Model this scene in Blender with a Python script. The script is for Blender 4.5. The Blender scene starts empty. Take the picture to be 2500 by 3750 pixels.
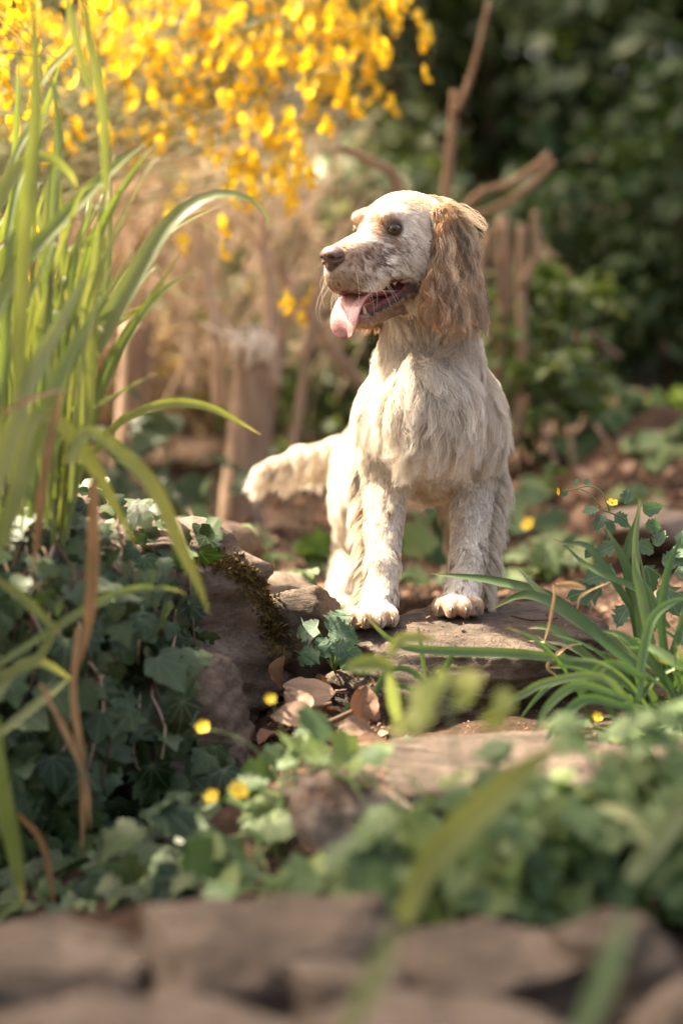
import bpy, math, random
import numpy as np
from mathutils import Vector, Matrix, kdtree
from mathutils.bvhtree import BVHTree

# ------------------------------------------------------------------ camera, world, sun, exposure
S = bpy.context.scene
COL = S.collection
CAM_Z = 0.50
PITCH = math.radians(3.07)
LENS, SENSOR = 85.0, 36.0

cam_data = bpy.data.cameras.new("camera")
cam_data.sensor_fit = 'VERTICAL'
cam_data.sensor_height = SENSOR
cam_data.sensor_width = 24.0
cam_data.lens = LENS
cam_data.clip_start = 0.05
cam_data.clip_end = 300
cam_data.dof.use_dof = True
cam_data.dof.focus_distance = 3.05
cam_data.dof.aperture_fstop = 2.0
cam = bpy.data.objects.new("camera", cam_data)
COL.objects.link(cam)
cam.location = (0, 0, CAM_Z)
cam.rotation_euler = (math.radians(90) - PITCH, 0, 0)
S.camera = cam

SUN_DIR = Vector((-0.50, 0.25, 0.83)).normalized()      # from the scene towards the sun
world = bpy.data.worlds.new("World")
S.world = world
world.use_nodes = True
wn = world.node_tree.nodes
wl = world.node_tree.links
bg = wn.get("Background") or wn.new("ShaderNodeBackground")
sky = wn.new("ShaderNodeTexSky")
sky.sky_type = 'NISHITA'
sky.sun_disc = False
sky.sun_elevation = math.asin(SUN_DIR.z)
sky.sun_rotation = math.atan2(SUN_DIR.x, SUN_DIR.y)
sky.air_density = 0.7
sky.dust_density = 7.0
sky.ozone_density = 0.3
wl.new(sky.outputs[0], bg.inputs[0])
bg.inputs[1].default_value = 0.095
out = wn.get("World Output") or wn.new("ShaderNodeOutputWorld")
wl.new(bg.outputs[0], out.inputs[0])

sun_data = bpy.data.lights.new("sun", 'SUN')
sun_data.energy = 3.6
sun_data.angle = math.radians(0.6)
sun_data.color = (1.0, 0.95, 0.88)
sun = bpy.data.objects.new("sun", sun_data)
COL.objects.link(sun)
sun.location = (-3, 1, 6)
sun.rotation_euler = SUN_DIR.to_track_quat('Z', 'Y').to_euler()

S.view_settings.view_transform = 'Standard'
S.view_settings.look = 'None'
S.view_settings.gamma = 1.0
S.view_settings.use_curve_mapping = False
S.view_settings.exposure = 2.7
S.view_settings.use_white_balance = True
S.view_settings.white_balance_temperature = 7900
S.view_settings.white_balance_tint = 10
S.render.engine = 'CYCLES'
S.cycles.use_denoising = True
S.cycles.max_bounces = 8
S.cycles.diffuse_bounces = 5
S.cycles.transparent_max_bounces = 8
S.cycles.sample_clamp_indirect = 4.0
S.render.film_transparent = False

# ------------------------------------------------------------------ helpers
K = SENSOR / LENS / 3750.0
CP, SP = math.cos(PITCH), math.sin(PITCH)


def at(px, py, y):
    """world point at distance y in front of the lens that the photograph shows at (px, py)"""
    a, b = (px - 1250) * K, (py - 1875) * K
    t = y / (CP - b * SP)
    return np.array([a * t, t * (CP - b * SP), CAM_Z + t * (-SP - b * CP)])


def pix(p):
    """photograph pixel of world points (N,3)"""
    p = np.asarray(p, float)
    x, y, z = p[..., 0], p[..., 1], p[..., 2] - CAM_Z
    d = y * CP - z * SP
    v = y * SP + z * CP
    return np.stack([1250 + x / d / K, 1875 - v / d / K], -1)


def sc(y):
    """metres per photograph pixel at distance y"""
    return y * K


def nrm(v):
    v = np.asarray(v, float)
    return v / np.maximum(np.linalg.norm(v, axis=-1, keepdims=True), 1e-9)


_rs = np.random.RandomState(7)
_perm = np.concatenate([_rs.permutation(256)] * 3)
_grad = nrm(_rs.normal(size=(256, 3)))


def perlin(p):
    p = np.asarray(p, float)
    i = np.floor(p).astype(int)
    f = p - i
    u = f * f * f * (f * (f * 6 - 15) + 10)
    i &= 255
    r = np.zeros(p.shape[:-1])
    for a in (0, 1):
        for b in (0, 1):
            for c in (0, 1):
                h = _perm[_perm[_perm[i[..., 0] + a] + i[..., 1] + b] + i[..., 2] + c]
                g = _grad[h]
                d = g[..., 0] * (f[..., 0] - a) + g[..., 1] * (f[..., 1] - b) + g[..., 2] * (f[..., 2] - c)
                w = (u[..., 0] if a else 1 - u[..., 0]) * (u[..., 1] if b else 1 - u[..., 1]) * (u[..., 2] if c else 1 - u[..., 2])
                r += w * d
    return r * 1.6


def fbm(p, oct=4, gain=0.5, lac=2.03):
    r, a = 0, 1.0
    p = np.asarray(p, float)
    for k in range(oct):
        r = r + a * perlin(p)
        p = p * lac + 17.3
        a *= gain
    return r


def bez(pts, n):
    """smooth curve through control points (Catmull-Rom), n samples"""
    pts = np.asarray(pts, float)
    m = len(pts)
    if m == 2:
        t = np.linspace(0, 1, n)[:, None]
        return pts[0] * (1 - t) + pts[1] * t
    e = np.vstack([2 * pts[0] - pts[1], pts, 2 * pts[-1] - pts[-2]])
    seg = np.linalg.norm(np.diff(pts, axis=0), axis=1)
    cum = np.concatenate([[0], np.cumsum(seg)])
    res = []
    for s in np.linspace(0, cum[-1] * 0.999999, n):
        k = min(int(np.searchsorted(cum, s, 'right') - 1), m - 2)
        u = (s - cum[k]) / max(seg[k], 1e-9)
        p0, p1, p2, p3 = e[k], e[k + 1], e[k + 2], e[k + 3]
        res.append(0.5 * ((2 * p1) + (-p0 + p2) * u + (2 * p0 - 5 * p1 + 4 * p2 - p3) * u * u + (-p0 + 3 * p1 - 3 * p2 + p3) * u ** 3))
    return np.array(res)


def mesh_data(name, V, F, smooth=True):
    me = bpy.data.meshes.new(name)
    V = np.asarray(V, np.float32)
    if isinstance(F, np.ndarray) and F.ndim == 2:
        n, k = F.shape
        me.vertices.add(len(V))
        me.vertices.foreach_set("co", V.ravel())
        me.loops.add(n * k)
        me.loops.foreach_set("vertex_index", F.astype(np.int32).ravel())
        me.polygons.add(n)
        me.polygons.foreach_set("loop_start", np.arange(0, n * k, k, dtype=np.int32))
        me.polygons.foreach_set("loop_total", np.full(n, k, np.int32))
        me.update(calc_edges=True)
    else:
        me.from_pydata([tuple(map(float, v)) for v in V], [], [tuple(map(int, f)) for f in F])
        me.update()
    if smooth and len(me.polygons):
        me.polygons.foreach_set("use_smooth", np.ones(len(me.polygons), bool))
    return me


def color_attr(me, name, C, domain='POINT'):
    a = me.attributes.new(name, 'FLOAT_COLOR', domain)
    C = np.asarray(C, np.float32)
    if C.shape[1] == 3:
        C = np.hstack([C, np.ones((len(C), 1), np.float32)])
    a.data.foreach_set("color", C.ravel())


def ploc(parent):
    return np.array(parent.location) if parent is not None else np.zeros(3)


_wloc = {}


def wloc(o):
    return _wloc.get(o.name, np.zeros(3))


def link(o, parent=None, world_loc=None):
    COL.objects.link(o)
    wl_ = np.zeros(3) if world_loc is None else np.asarray(world_loc, float)
    _wloc[o.name] = wl_
    if parent is not None:
        o.parent = parent
        o.location = wl_ - wloc(parent)
    else:
        o.location = wl_
    return o


def tag(o, label=None, cat=None, group=None, kind=None):
    if label: o['label'] = label
    if cat: o['category'] = cat
    if group: o['group'] = group
    if kind: o['kind'] = kind
    return o


def thing(name, loc, label, cat, group=None):
    o = bpy.data.objects.new(name, None)
    o.empty_display_size = 0.02
    link(o, None, loc)
    return tag(o, label, cat, group)


def obj(name, V, F, mat, parent=None, org=None, smooth=True):
    """mesh object from world-space vertices; its origin sits at org (default: the parent's base)"""
    V = np.asarray(V, float)
    if org is None:
        org = wloc(parent) if parent is not None else V.mean(0) * [1, 1, 0] + [0, 0, V[:, 2].min()]
    o = bpy.data.objects.new(name, mesh_data(name, V - org, F, smooth))
    if mat: o.data.materials.append(mat)
    return link(o, parent, org)


def inst(name, me, M, parent):
    """object sharing mesh data, M = 4x4 world matrix, parent an unrotated object"""
    o = bpy.data.objects.new(name, me)
    COL.objects.link(o)
    if parent is not None:
        o.parent = parent
        M = Matrix.Translation(Vector(-wloc(parent))) @ M
    o.matrix_local = M
    return o


def frame_mat(pos, normal, axis, scale):
    """matrix that puts a leaf (base at the origin, tip along +Y, face +Z) at pos"""
    z = Vector(normal).normalized()
    y = Vector(axis)
    y = y - z * y.dot(z)
    if y.length < 1e-5: y = z.orthogonal()
    y.normalize()
    x = y.cross(z)
    M = Matrix((x, y, z)).transposed().to_4x4()
    return Matrix.Translation(Vector(pos)) @ M @ Matrix.Scale(scale, 4)


def tube(path, rad, sides=6, cap=True):
    path = np.asarray(path, float)
    n = len(path)
    rad = np.broadcast_to(np.asarray(rad, float), (n,))
    T = nrm(np.gradient(path, axis=0))
    ref = np.array([0.13, 0.9, 0.3])
    V = []
    s = nrm(np.cross(T[0], ref))
    for i in range(n):
        s = nrm(s - T[i] * np.dot(s, T[i]))
        b = np.cross(T[i], s)
        for k in range(sides):
            a = 2 * math.pi * k / sides
            V.append(path[i] + rad[i] * (math.cos(a) * s + math.sin(a) * b))
    F = []
    for i in range(n - 1):
        for k in range(sides):
            k2 = (k + 1) % sides
            F.append((i * sides + k, i * sides + k2, (i + 1) * sides + k2, (i + 1) * sides + k))
    if cap:
        V.append(path[0]); V.append(path[-1])
        a, b = len(V) - 2, len(V) - 1
        for k in range(sides):
            k2 = (k + 1) % sides
            F.append((a, k2, k)); F.append((b, (n - 1) * sides + k, (n - 1) * sides + k2))
    return np.array(V), F


class Join:
    """collects shapes that make up ONE mesh"""
    def __init__(s): s.V, s.F, s.C, s.n = [], [], [], 0
    def add(s, V, F, c=None):
        V = np.asarray(V, float)
        s.V.append(V)
        s.F += [tuple(i + s.n for i in f) for f in F]
        if c is not None: s.C.append(np.tile(np.asarray(c, float), (len(V), 1)))
        s.n += len(V)
    def build(s, name, mat, parent=None, org=None, smooth=True):
        o = obj(name, np.vstack(s.V), s.F, mat, parent, org, smooth)
        if s.C: color_attr(o.data, "tint", np.vstack(s.C))
        return o


# ------------------------------------------------------------------ materials
def new_mat(name):
    m = bpy.data.materials.new(name)
    m.use_nodes = True
    nt = m.node_tree
    for n in list(nt.nodes): nt.nodes.remove(n)
    o = nt.nodes.new("ShaderNodeOutputMaterial")
    return m, nt, o


def N(nt, t, **kw):
    n = nt.nodes.new(t)
    for k, v in kw.items():
        if k.startswith('_'): setattr(n, k[1:], v)
        else:
            key = k.replace('__', ' ')
            n.inputs[key].default_value = v
    return n


def L(nt, a, b): nt.links.new(a, b)


def ramp(nt, stops, fac):
    r = nt.nodes.new("ShaderNodeValToRGB")
    e = r.color_ramp.elements
    while len(e) < len(stops): e.new(0.5)
    for k, (p, c) in enumerate(stops):
        e[k].position = p
        e[k].color = (*c, 1) if len(c) == 3 else c
    L(nt, fac, r.inputs[0])
    return r


def mixc(nt, fac, a, b, blend='MIX'):
    m = nt.nodes.new("ShaderNodeMix")
    m.data_type = 'RGBA'
    m.blend_type = blend
    for sock, v in ((m.inputs[0], fac), (m.inputs[6], a), (m.inputs[7], b)):
        if hasattr(v, 'is_linked'): L(nt, v, sock)
        elif isinstance(v, (int, float)): sock.default_value = v
        else: sock.default_value = (*v, 1) if len(v) == 3 else v
    return m.outputs[2]


def rock_mat(name, c1, c2, c3, scale=9, moss=None, bump=0.5, lichen=None):
    m, nt, o = new_mat(name)
    tc = N(nt, "ShaderNodeTexCoord")
    n1 = N(nt, "ShaderNodeTexNoise", Scale=scale, Detail=9.0, Roughness=0.62)
    n2 = N(nt, "ShaderNodeTexNoise", Scale=scale * 7, Detail=8.0, Roughness=0.7)
    n3 = N(nt, "ShaderNodeTexNoise", Scale=scale * 34, Detail=4.0, Roughness=0.7)
    mp = N(nt, "ShaderNodeMapping", Scale=(1, 1, 2.6))
    L(nt, tc.outputs['Object'], mp.inputs[0])
    for n in (n1, n2, n3): L(nt, mp.outputs[0], n.inputs['Vector'])
    r1 = ramp(nt, [(0.30, c1), (0.5, c2), (0.70, c3)], n1.outputs[0])
    r2 = ramp(nt, [(0.32, (0.45, 0.42, 0.40)), (0.5, (1, 1, 1)), (0.7, (1.35, 1.3, 1.22))], n2.outputs[0])
    c = mixc(nt, 0.8, r1.outputs[0], r2.outputs[0], 'MULTIPLY')
    r3 = ramp(nt, [(0.3, (0.55, 0.53, 0.5)), (0.55, (1, 1, 1)), (0.72, (1.5, 1.46, 1.4))], n3.outputs[0])
    c = mixc(nt, 0.7, c, r3.outputs[0], 'MULTIPLY')
    if lichen:
        nl = N(nt, "ShaderNodeTexNoise", Scale=scale * 3.1, Detail=6.0, Roughness=0.75)
        L(nt, tc.outputs['Object'], nl.inputs['Vector'])
        rl = ramp(nt, [(0.60, (0, 0, 0)), (0.68, (1, 1, 1))], nl.outputs[0])
        c = mixc(nt, rl.outputs[0], c, lichen)
    if moss:
        nm = N(nt, "ShaderNodeTexNoise", Scale=scale * 1.4, Detail=7.0, Roughness=0.7)
        L(nt, tc.outputs['Object'], nm.inputs['Vector'])
        rm = ramp(nt, [(0.5, (0, 0, 0)), (0.62, (1, 1, 1))], nm.outputs[0])
        c = mixc(nt, rm.outputs[0], c, moss)
    b = N(nt, "ShaderNodeBsdfPrincipled", Roughness=0.88)
    b.inputs['Specular IOR Level'].default_value = 0.25
    L(nt, c, b.inputs['Base Color'])
    bp = N(nt, "ShaderNodeBump", Strength=bump, Distance=0.011)
    h = mixc(nt, 0.35, n2.outputs[0], n3.outputs[0])
    L(nt, h, bp.inputs['Height'])
    L(nt, bp.outputs[0], b.inputs['Normal'])
    L(nt, b.outputs[0], o.inputs[0])
    return m


def leaf_mat(name, stops, rough=0.45, trans=0.35, trans_col=None, noise=30, spec=0.5, vein=None, attr=None, noise_amt=0.35, stripe=None):
    """stops: colours picked per object (Object Info random) or per leaf (attr)"""
    m, nt, o = new_mat(name)
    if attr:
        a = N(nt, "ShaderNodeAttribute", _attribute_name=attr)
        src = N(nt, "ShaderNodeSeparateColor")
        L(nt, a.outputs['Color'], src.inputs[0])
        fac = src.outputs[0]
    else:
        oi = N(nt, "ShaderNodeObjectInfo")
        fac = oi.outputs['Random']
    n = len(stops)
    r = ramp(nt, [(i / max(n - 1, 1), c) for i, c in enumerate(stops)], fac)
    tc = N(nt, "ShaderNodeTexCoord")
    nz = N(nt, "ShaderNodeTexNoise", Scale=noise, Detail=4.0)
    L(nt, tc.outputs['Object'], nz.inputs['Vector'])
    r2 = ramp(nt, [(0.3, (0.55, 0.6, 0.5)), (0.5, (1, 1, 1)), (0.72, (1.35, 1.25, 1.1))], nz.outputs[0])
    c = mixc(nt, noise_amt * 2, r.outputs[0], r2.outputs[0], 'MULTIPLY')
    if stripe:
        ua = N(nt, "ShaderNodeAttribute", _attribute_name="blade_uv")
        su = N(nt, "ShaderNodeSeparateColor"); L(nt, ua.outputs['Color'], su.inputs[0])
        wv = N(nt, "ShaderNodeMath", _operation='SINE')
        mu = N(nt, "ShaderNodeMath", _operation='MULTIPLY'); mu.inputs[1].default_value = 42.0
        L(nt, su.outputs[0], mu.inputs[0]); L(nt, mu.outputs[0], wv.inputs[0])
        rs_ = ramp(nt, [(0.0, (0.82, 0.84, 0.8)), (1.0, (1.12, 1.1, 1.05))], wv.outputs[0])
        c = mixc(nt, 0.8, c, rs_.outputs[0], 'MULTIPLY')
        # dry tip
        tp = ramp(nt, [(0.86, (0, 0, 0)), (1.0, (1, 1, 1))], su.outputs[1])
        mm = N(nt, "ShaderNodeMath", _operation='MULTIPLY')
        L(nt, tp.outputs[0], mm.inputs[0]); L(nt, su.outputs[2], mm.inputs[1])
        c = mixc(nt, mm.outputs[0], c, stripe)
    if vein:
        sx = N(nt, "ShaderNodeSeparateXYZ"); L(nt, tc.outputs['Object'], sx.inputs[0])
        an = N(nt, "ShaderNodeMath", _operation='ARCTAN2'); L(nt, sx.outputs[0], an.inputs[0]); L(nt, sx.outputs[1], an.inputs[1])
        m1 = N(nt, "ShaderNodeMath", _operation='MULTIPLY'); L(nt, an.outputs[0], m1.inputs[0]); m1.inputs[1].default_value = math.pi / .62
        m2 = N(nt, "ShaderNodeMath", _operation='SINE'); L(nt, m1.outputs[0], m2.inputs[0])
        m3 = N(nt, "ShaderNodeMath", _operation='ABSOLUTE'); L(nt, m2.outputs[0], m3.inputs[0])
        ln_ = N(nt, "ShaderNodeVectorMath", _operation='LENGTH'); L(nt, tc.outputs['Object'], ln_.inputs[0])
        m4 = N(nt, "ShaderNodeMath", _operation='MULTIPLY'); L(nt, m3.outputs[0], m4.inputs[0]); L(nt, ln_.outputs[1], m4.inputs[1])
        rv = ramp(nt, [(0.03, (1, 1, 1)), (0.085, (0, 0, 0))], m4.outputs[0])
        c = mixc(nt, rv.outputs[0], c, vein)
    b = N(nt, "ShaderNodeBsdfPrincipled", Roughness=rough)
    b.inputs['Specular IOR Level'].default_value = spec
    L(nt, c, b.inputs['Base Color'])
    bp = N(nt, "ShaderNodeBump", Strength=0.25, Distance=0.002)
    L(nt, nz.outputs[0], bp.inputs['Height'])
    L(nt, bp.outputs[0], b.inputs['Normal'])
    t = N(nt, "ShaderNodeBsdfTranslucent")
    tcx = mixc(nt, 1.0, c, trans_col or (1.3, 1.35, 0.6), 'MULTIPLY')
    L(nt, tcx, t.inputs[0])
    mx = N(nt, "ShaderNodeMixShader")
    mx.inputs[0].default_value = trans
    L(nt, b.outputs[0], mx.inputs[1]); L(nt, t.outputs[0], mx.inputs[2])
    L(nt, mx.outputs[0], o.inputs[0])
    return m


def plain_mat(name, c1, c2=None, rough=0.7, scale=40, bump=0.2, spec=0.4, coat=0, sss=0, stretch=None, attr=None):
    m, nt, o = new_mat(name)
    tc = N(nt, "ShaderNodeTexCoord")
    nz = N(nt, "ShaderNodeTexNoise", Scale=scale, Detail=6.0, Roughness=0.6)
    if stretch:
        mp = N(nt, "ShaderNodeMapping", Scale=stretch)
        L(nt, tc.outputs['Object'], mp.inputs[0]); L(nt, mp.outputs[0], nz.inputs['Vector'])
    else:
        L(nt, tc.outputs['Object'], nz.inputs['Vector'])
    r = ramp(nt, [(0.3, c1), (0.7, c2 or c1)], nz.outputs[0])
    c = r.outputs[0]
    if attr:
        a = N(nt, "ShaderNodeAttribute", _attribute_name=attr)
        c = mixc(nt, 1.0, c, a.outputs['Color'], 'MULTIPLY')
    b = N(nt, "ShaderNodeBsdfPrincipled", Roughness=rough)
    b.inputs['Specular IOR Level'].default_value = spec
    b.inputs['Coat Weight'].default_value = coat
    if sss:
        b.inputs['Subsurface Weight'].default_value = sss
        b.inputs['Subsurface Radius'].default_value = (0.012, 0.005, 0.003)
        b.inputs['Subsurface Scale'].default_value = 0.3
    L(nt, c, b.inputs['Base Color'])
    bp = N(nt, "ShaderNodeBump", Strength=bump, Distance=0.002)
    L(nt, nz.outputs[0], bp.inputs['Height']); L(nt, bp.outputs[0], b.inputs['Normal'])
    L(nt, b.outputs[0], o.inputs[0])
    return m


M_rock = rock_mat("rock_brown", (0.13, 0.10, 0.078), (0.24, 0.185, 0.145), (0.36, 0.29, 0.235))
M_rock_dog = rock_mat("rock_grey_brown", (0.07, 0.053, 0.040), (0.145, 0.110, 0.084), (0.24, 0.188, 0.147), lichen=(0.27, 0.22, 0.15), bump=1.0)
M_rock_moss = rock_mat("rock_mossy", (0.11, 0.078, 0.058), (0.22, 0.16, 0.122), (0.35, 0.265, 0.21), scale=9, bump=1.0)
M_rock_pale = rock_mat("rock_pale", (0.17, 0.12, 0.092), (0.27, 0.20, 0.16), (0.37, 0.285, 0.235), scale=7, bump=0.8)
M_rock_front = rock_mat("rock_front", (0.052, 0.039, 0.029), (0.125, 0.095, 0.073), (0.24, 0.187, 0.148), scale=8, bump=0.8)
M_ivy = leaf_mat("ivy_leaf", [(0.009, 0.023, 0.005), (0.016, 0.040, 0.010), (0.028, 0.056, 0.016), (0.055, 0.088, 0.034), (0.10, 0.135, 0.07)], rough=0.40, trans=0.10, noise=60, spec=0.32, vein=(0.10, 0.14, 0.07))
M_blade = leaf_mat("long_blade", [(0.12, 0.18, 0.07), (0.18, 0.23, 0.075), (0.24, 0.265, 0.075), (0.21, 0.25, 0.13), (0.28, 0.30, 0.10)], rough=0.40, trans=0.45, noise=9, stripe=(0.42, 0.30, 0.14), trans_col=(1.2, 1.2, 0.6))
M_tuft = leaf_mat("tuft_blade", [(0.04, 0.10, 0.03), (0.065, 0.13, 0.04), (0.09, 0.165, 0.055), (0.135, 0.19, 0.085)], rough=0.36, trans=0.3, noise=12, stripe=(0.40, 0.28, 0.14))
M_dry_blade = leaf_mat("dry_blade", [(0.30, 0.17, 0.08), (0.36, 0.23, 0.12), (0.42, 0.29, 0.17)], rough=0.7, trans=0.2, noise=20, trans_col=(1, 0.9, 0.7))
M_herb = leaf_mat("herb_leaf", [(0.05, 0.10, 0.035), (0.07, 0.13, 0.04), (0.095, 0.165, 0.05), (0.12, 0.18, 0.06), (0.16, 0.22, 0.06)], rough=0.55, trans=0.35, noise=40)
M_geum = leaf_mat("crinkled_leaf", [(0.05, 0.11, 0.06), (0.07, 0.14, 0.08), (0.09, 0.16, 0.09)], rough=0.6, trans=0.3, noise=70, vein=(0.16, 0.24, 0.12))
M_stem = plain_mat("green_stem", (0.10, 0.16, 0.05), (0.16, 0.22, 0.08), 0.6, 30)
M_yellow = plain_mat("yellow_petal", (0.78, 0.50, 0.02), (0.85, 0.60, 0.04), 0.5, 60, sss=0)
M_soil = None
M_bark = plain_mat("bark_tan", (0.23, 0.148, 0.096), (0.42, 0.29, 0.20), 0.85, 14, 0.6, 0.2, stretch=(3, 3, 0.6))
M_bark_dark = plain_mat("bark_dark", (0.09, 0.055, 0.036), (0.19, 0.12, 0.08), 0.85, 20, 0.6, 0.2, stretch=(3, 3, 0.6))
M_twig = plain_mat("dry_twig", (0.44, 0.30, 0.20), (0.62, 0.46, 0.33), 0.8, 20, 0.3, 0.2)  # tan, lightened to stand in for the warm haze behind the broom
M_dryleaf = leaf_mat("dead_leaf", [(0.20, 0.10, 0.055), (0.27, 0.155, 0.09), (0.30, 0.19, 0.125), (0.22, 0.135, 0.09)], rough=0.62, trans=0.15, noise=50, trans_col=(1.2, 0.8, 0.5), spec=0.35)
# ------------------------------------------------------------------ the ground
GY = np.array([-60, 0.5, 1.5, 2.15, 2.6, 2.9, 3.1, 3.35, 3.6, 4.0, 4.6, 5.2, 6.5, 9.0, 20, 80])
GL = np.array([-.06, -.06, -.06, -.10, -.07, -.02, .05, .13, .17, .22, .27, .30, .36, .6, 2.0, 9])
GC = np.array([-.06, -.06, -.06, -.02, .045, .085, .115, .15, .165, .19, .25, .30, .36, .6, 2.0, 9])
GR = np.array([-.06, -.06, -.06, .0, .05, .085, .115, .145, .165, .22, .36, .41, .45, .7, 2.0, 9])


def ground_z(x, y):
    x = np.asarray(x, float); y = np.asarray(y, float)
    l, c, r = (np.interp(y, GY, g) for g in (GL, GC, GR))
    a = np.clip(-x / 0.45, 0, 1); b = np.clip((x - 0.15) / 0.5, 0, 1)
    a = a * a * (3 - 2 * a); b = b * b * (3 - 2 * b)
    z = c + (l - c) * a + (r - c) * b
    P = np.stack([x, y, np.zeros_like(x)], -1)
    z = z + 0.016 * fbm(P * 4.0, 3) + 0.006 * fbm(P * 18.0, 3)
    # the earth bank behind, at the right
    bank = np.clip((x - 0.35) / 0.3, 0, 1) * np.clip((y - 4.2) / 0.5, 0, 1) * np.clip((6.0 - y) / 1.0, 0, 1)
    return z + 0.07 * bank * (1 + 0.7 * fbm(P * 5 + 9, 3))


def axis(lo, hi, step, far, grow=1.25):
    core = list(np.arange(lo, hi + 1e-6, step))
    a, s = [], step
    p = lo
    while p > -far:
        s *= grow; p -= s; a.append(p)
    b, s, p = [], step, hi
    while p < far:
        s *= grow; p += s; b.append(p)
    return np.array(a[::-1] + core + b)


gx, gy = axis(-1.1, 1.2, 0.0125, 70), axis(1.2, 5.4, 0.0145, 75)
GX, GYY = np.meshgrid(gx, gy, indexing='ij')
GZ = ground_z(GX, GYY)
gV = np.stack([GX, GYY, GZ], -1).reshape(-1, 3)
ii, jj = np.meshgrid(np.arange(len(gx) - 1), np.arange(len(gy) - 1), indexing='ij')
b_ = (ii * len(gy) + jj).ravel()
gF = np.stack([b_, b_ + len(gy), b_ + len(gy) + 1, b_ + 1], -1)

m, nt, o = new_mat("soil")
tc = N(nt, "ShaderNodeTexCoord")
n1 = N(nt, "ShaderNodeTexNoise", Scale=3.5, Detail=9.0, Roughness=0.68)
n2 = N(nt, "ShaderNodeTexNoise", Scale=55.0, Detail=7.0, Roughness=0.72)
for n in (n1, n2): L(nt, tc.outputs['Object'], n.inputs['Vector'])
r1 = ramp(nt, [(0.30, (0.032, 0.019, 0.012)), (0.5, (0.065, 0.040, 0.026)), (0.66, (0.105, 0.066, 0.044))], n1.outputs[0])
r2 = ramp(nt, [(0.30, (0.4, 0.38, 0.36)), (0.52, (1, 1, 1)), (0.70, (1.7, 1.55, 1.4))], n2.outputs[0])
c = mixc(nt, 0.9, r1.outputs[0], r2.outputs[0], 'MULTIPLY')
b = N(nt, "ShaderNodeBsdfPrincipled", Roughness=0.95)
b.inputs['Specular IOR Level'].default_value = 0.15
L(nt, c, b.inputs['Base Color'])
bp = N(nt, "ShaderNodeBump", Strength=0.9, Distance=0.012)
L(nt, n2.outputs[0], bp.inputs['Height']); L(nt, bp.outputs[0], b.inputs['Normal'])
L(nt, b.outputs[0], o.inputs[0])
M_soil = m
ground = obj("ground", gV, gF, M_soil, None, np.zeros(3))
tag(ground, "bare brown soil rising in steps between the stones", None, None, "structure")

TREES = [BVHTree.FromPolygons([Vector(v) for v in gV], [tuple(map(int, f)) for f in gF])]


def drop(x, y, top=1.2):
    """highest solid surface under (x, y): point and normal"""
    best, bn = None, None
    for t in TREES:
        h = t.ray_cast(Vector((x, y, top)), Vector((0, 0, -1)))
        if h[0] is not None and (best is None or h[0].z > best.z):
            best, bn = h[0], h[1]
    if best is None: return np.array([x, y, 0.]), np.array([0, 0, 1.])
    if bn.z < 0: bn = -bn
    return np.array(best), np.array(bn)


CAM_P = Vector((0, 0, CAM_Z))


def seen(px, py, trees=None):
    """first solid surface that the photograph's pixel looks at"""
    d = Vector(at(px, py, 3.0)) - CAM_P
    d.normalize()
    best, bd, bn = None, 1e9, None
    for t in (trees or TREES):
        h = t.ray_cast(CAM_P, d)
        if h[0] is not None and h[3] < bd: best, bd, bn = h[0], h[3], h[1]
    if best is None: return None, None
    if bn.dot(d) > 0: bn = -bn
    return np.array(best), np.array(bn)


# ------------------------------------------------------------------ the stones
def ico(sub):
    import bmesh
    bm = bmesh.new()
    bmesh.ops.create_icosphere(bm, subdivisions=sub, radius=1)
    V = np.array([v.co[:] for v in bm.verts]); F = np.array([[v.index for v in f.verts] for f in bm.faces])
    bm.free()
    return V, F


ICO = {k: ico(k) for k in (3, 4, 5, 6)}


def rock_shape(dims, seed, rot=(0, 0, 0), p=3.2, facets=14, rough=0.05, strata=0.0, sub=5, top=None, amp2=0.02):
    rs = np.random.RandomState(seed)
    V, F = ICO[sub]
    V = V.copy()
    V /= (np.abs(V) ** p).sum(1, keepdims=True) ** (1 / p)
    for k in range(facets):
        n = nrm(rs.normal(size=3)); o_ = rs.uniform(0.80, 1.12)
        d = V @ n - o_
        V -= np.where(d > 0, d, 0)[:, None] * n * 0.92
    if top is not None:
        V[:, 2] = np.where(V[:, 2] > top, top + (V[:, 2] - top) * 0.12, V[:, 2])
    n0 = nrm(V)
    P = V * np.asarray(dims) / np.mean(dims) + seed * 3.7
    V = V + n0 * (rough * fbm(P * 1.6, 4))[:, None] + n0 * (amp2 * fbm(P * 7, 4))[:, None]
    if strata:
        q = P.copy(); q[:, :2] *= 0.35; q[:, 2] *= 5.0
        r_ = 1 - np.abs(fbm(q, 3))
        h = n0.copy(); h[:, 2] = 0
        V += h * (strata * (np.clip(r_, 0, 1) ** 2 - 0.6))[:, None]
    V = V * np.asarray(dims)
    R = np.array(Matrix.Rotation(rot[2], 3, 'Z') @ Matrix.Rotation(rot[1], 3, 'Y') @ Matrix.Rotation(rot[0], 3, 'X'))
    return V @ R.T, F


def rock(center, dims, seed, mat, label, group=None, name="stone", **kw):
    V, F = rock_shape(dims, seed, **kw)
    V = V + np.asarray(center)
    o = obj(name, V, F, mat, None, np.asarray(center, float))
    tag(o, label, "stone", group)
    TREES.append(BVHTree.FromPolygons([Vector(v) for v in V], [tuple(map(int, f)) for f in F]))
    return o, V


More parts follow.
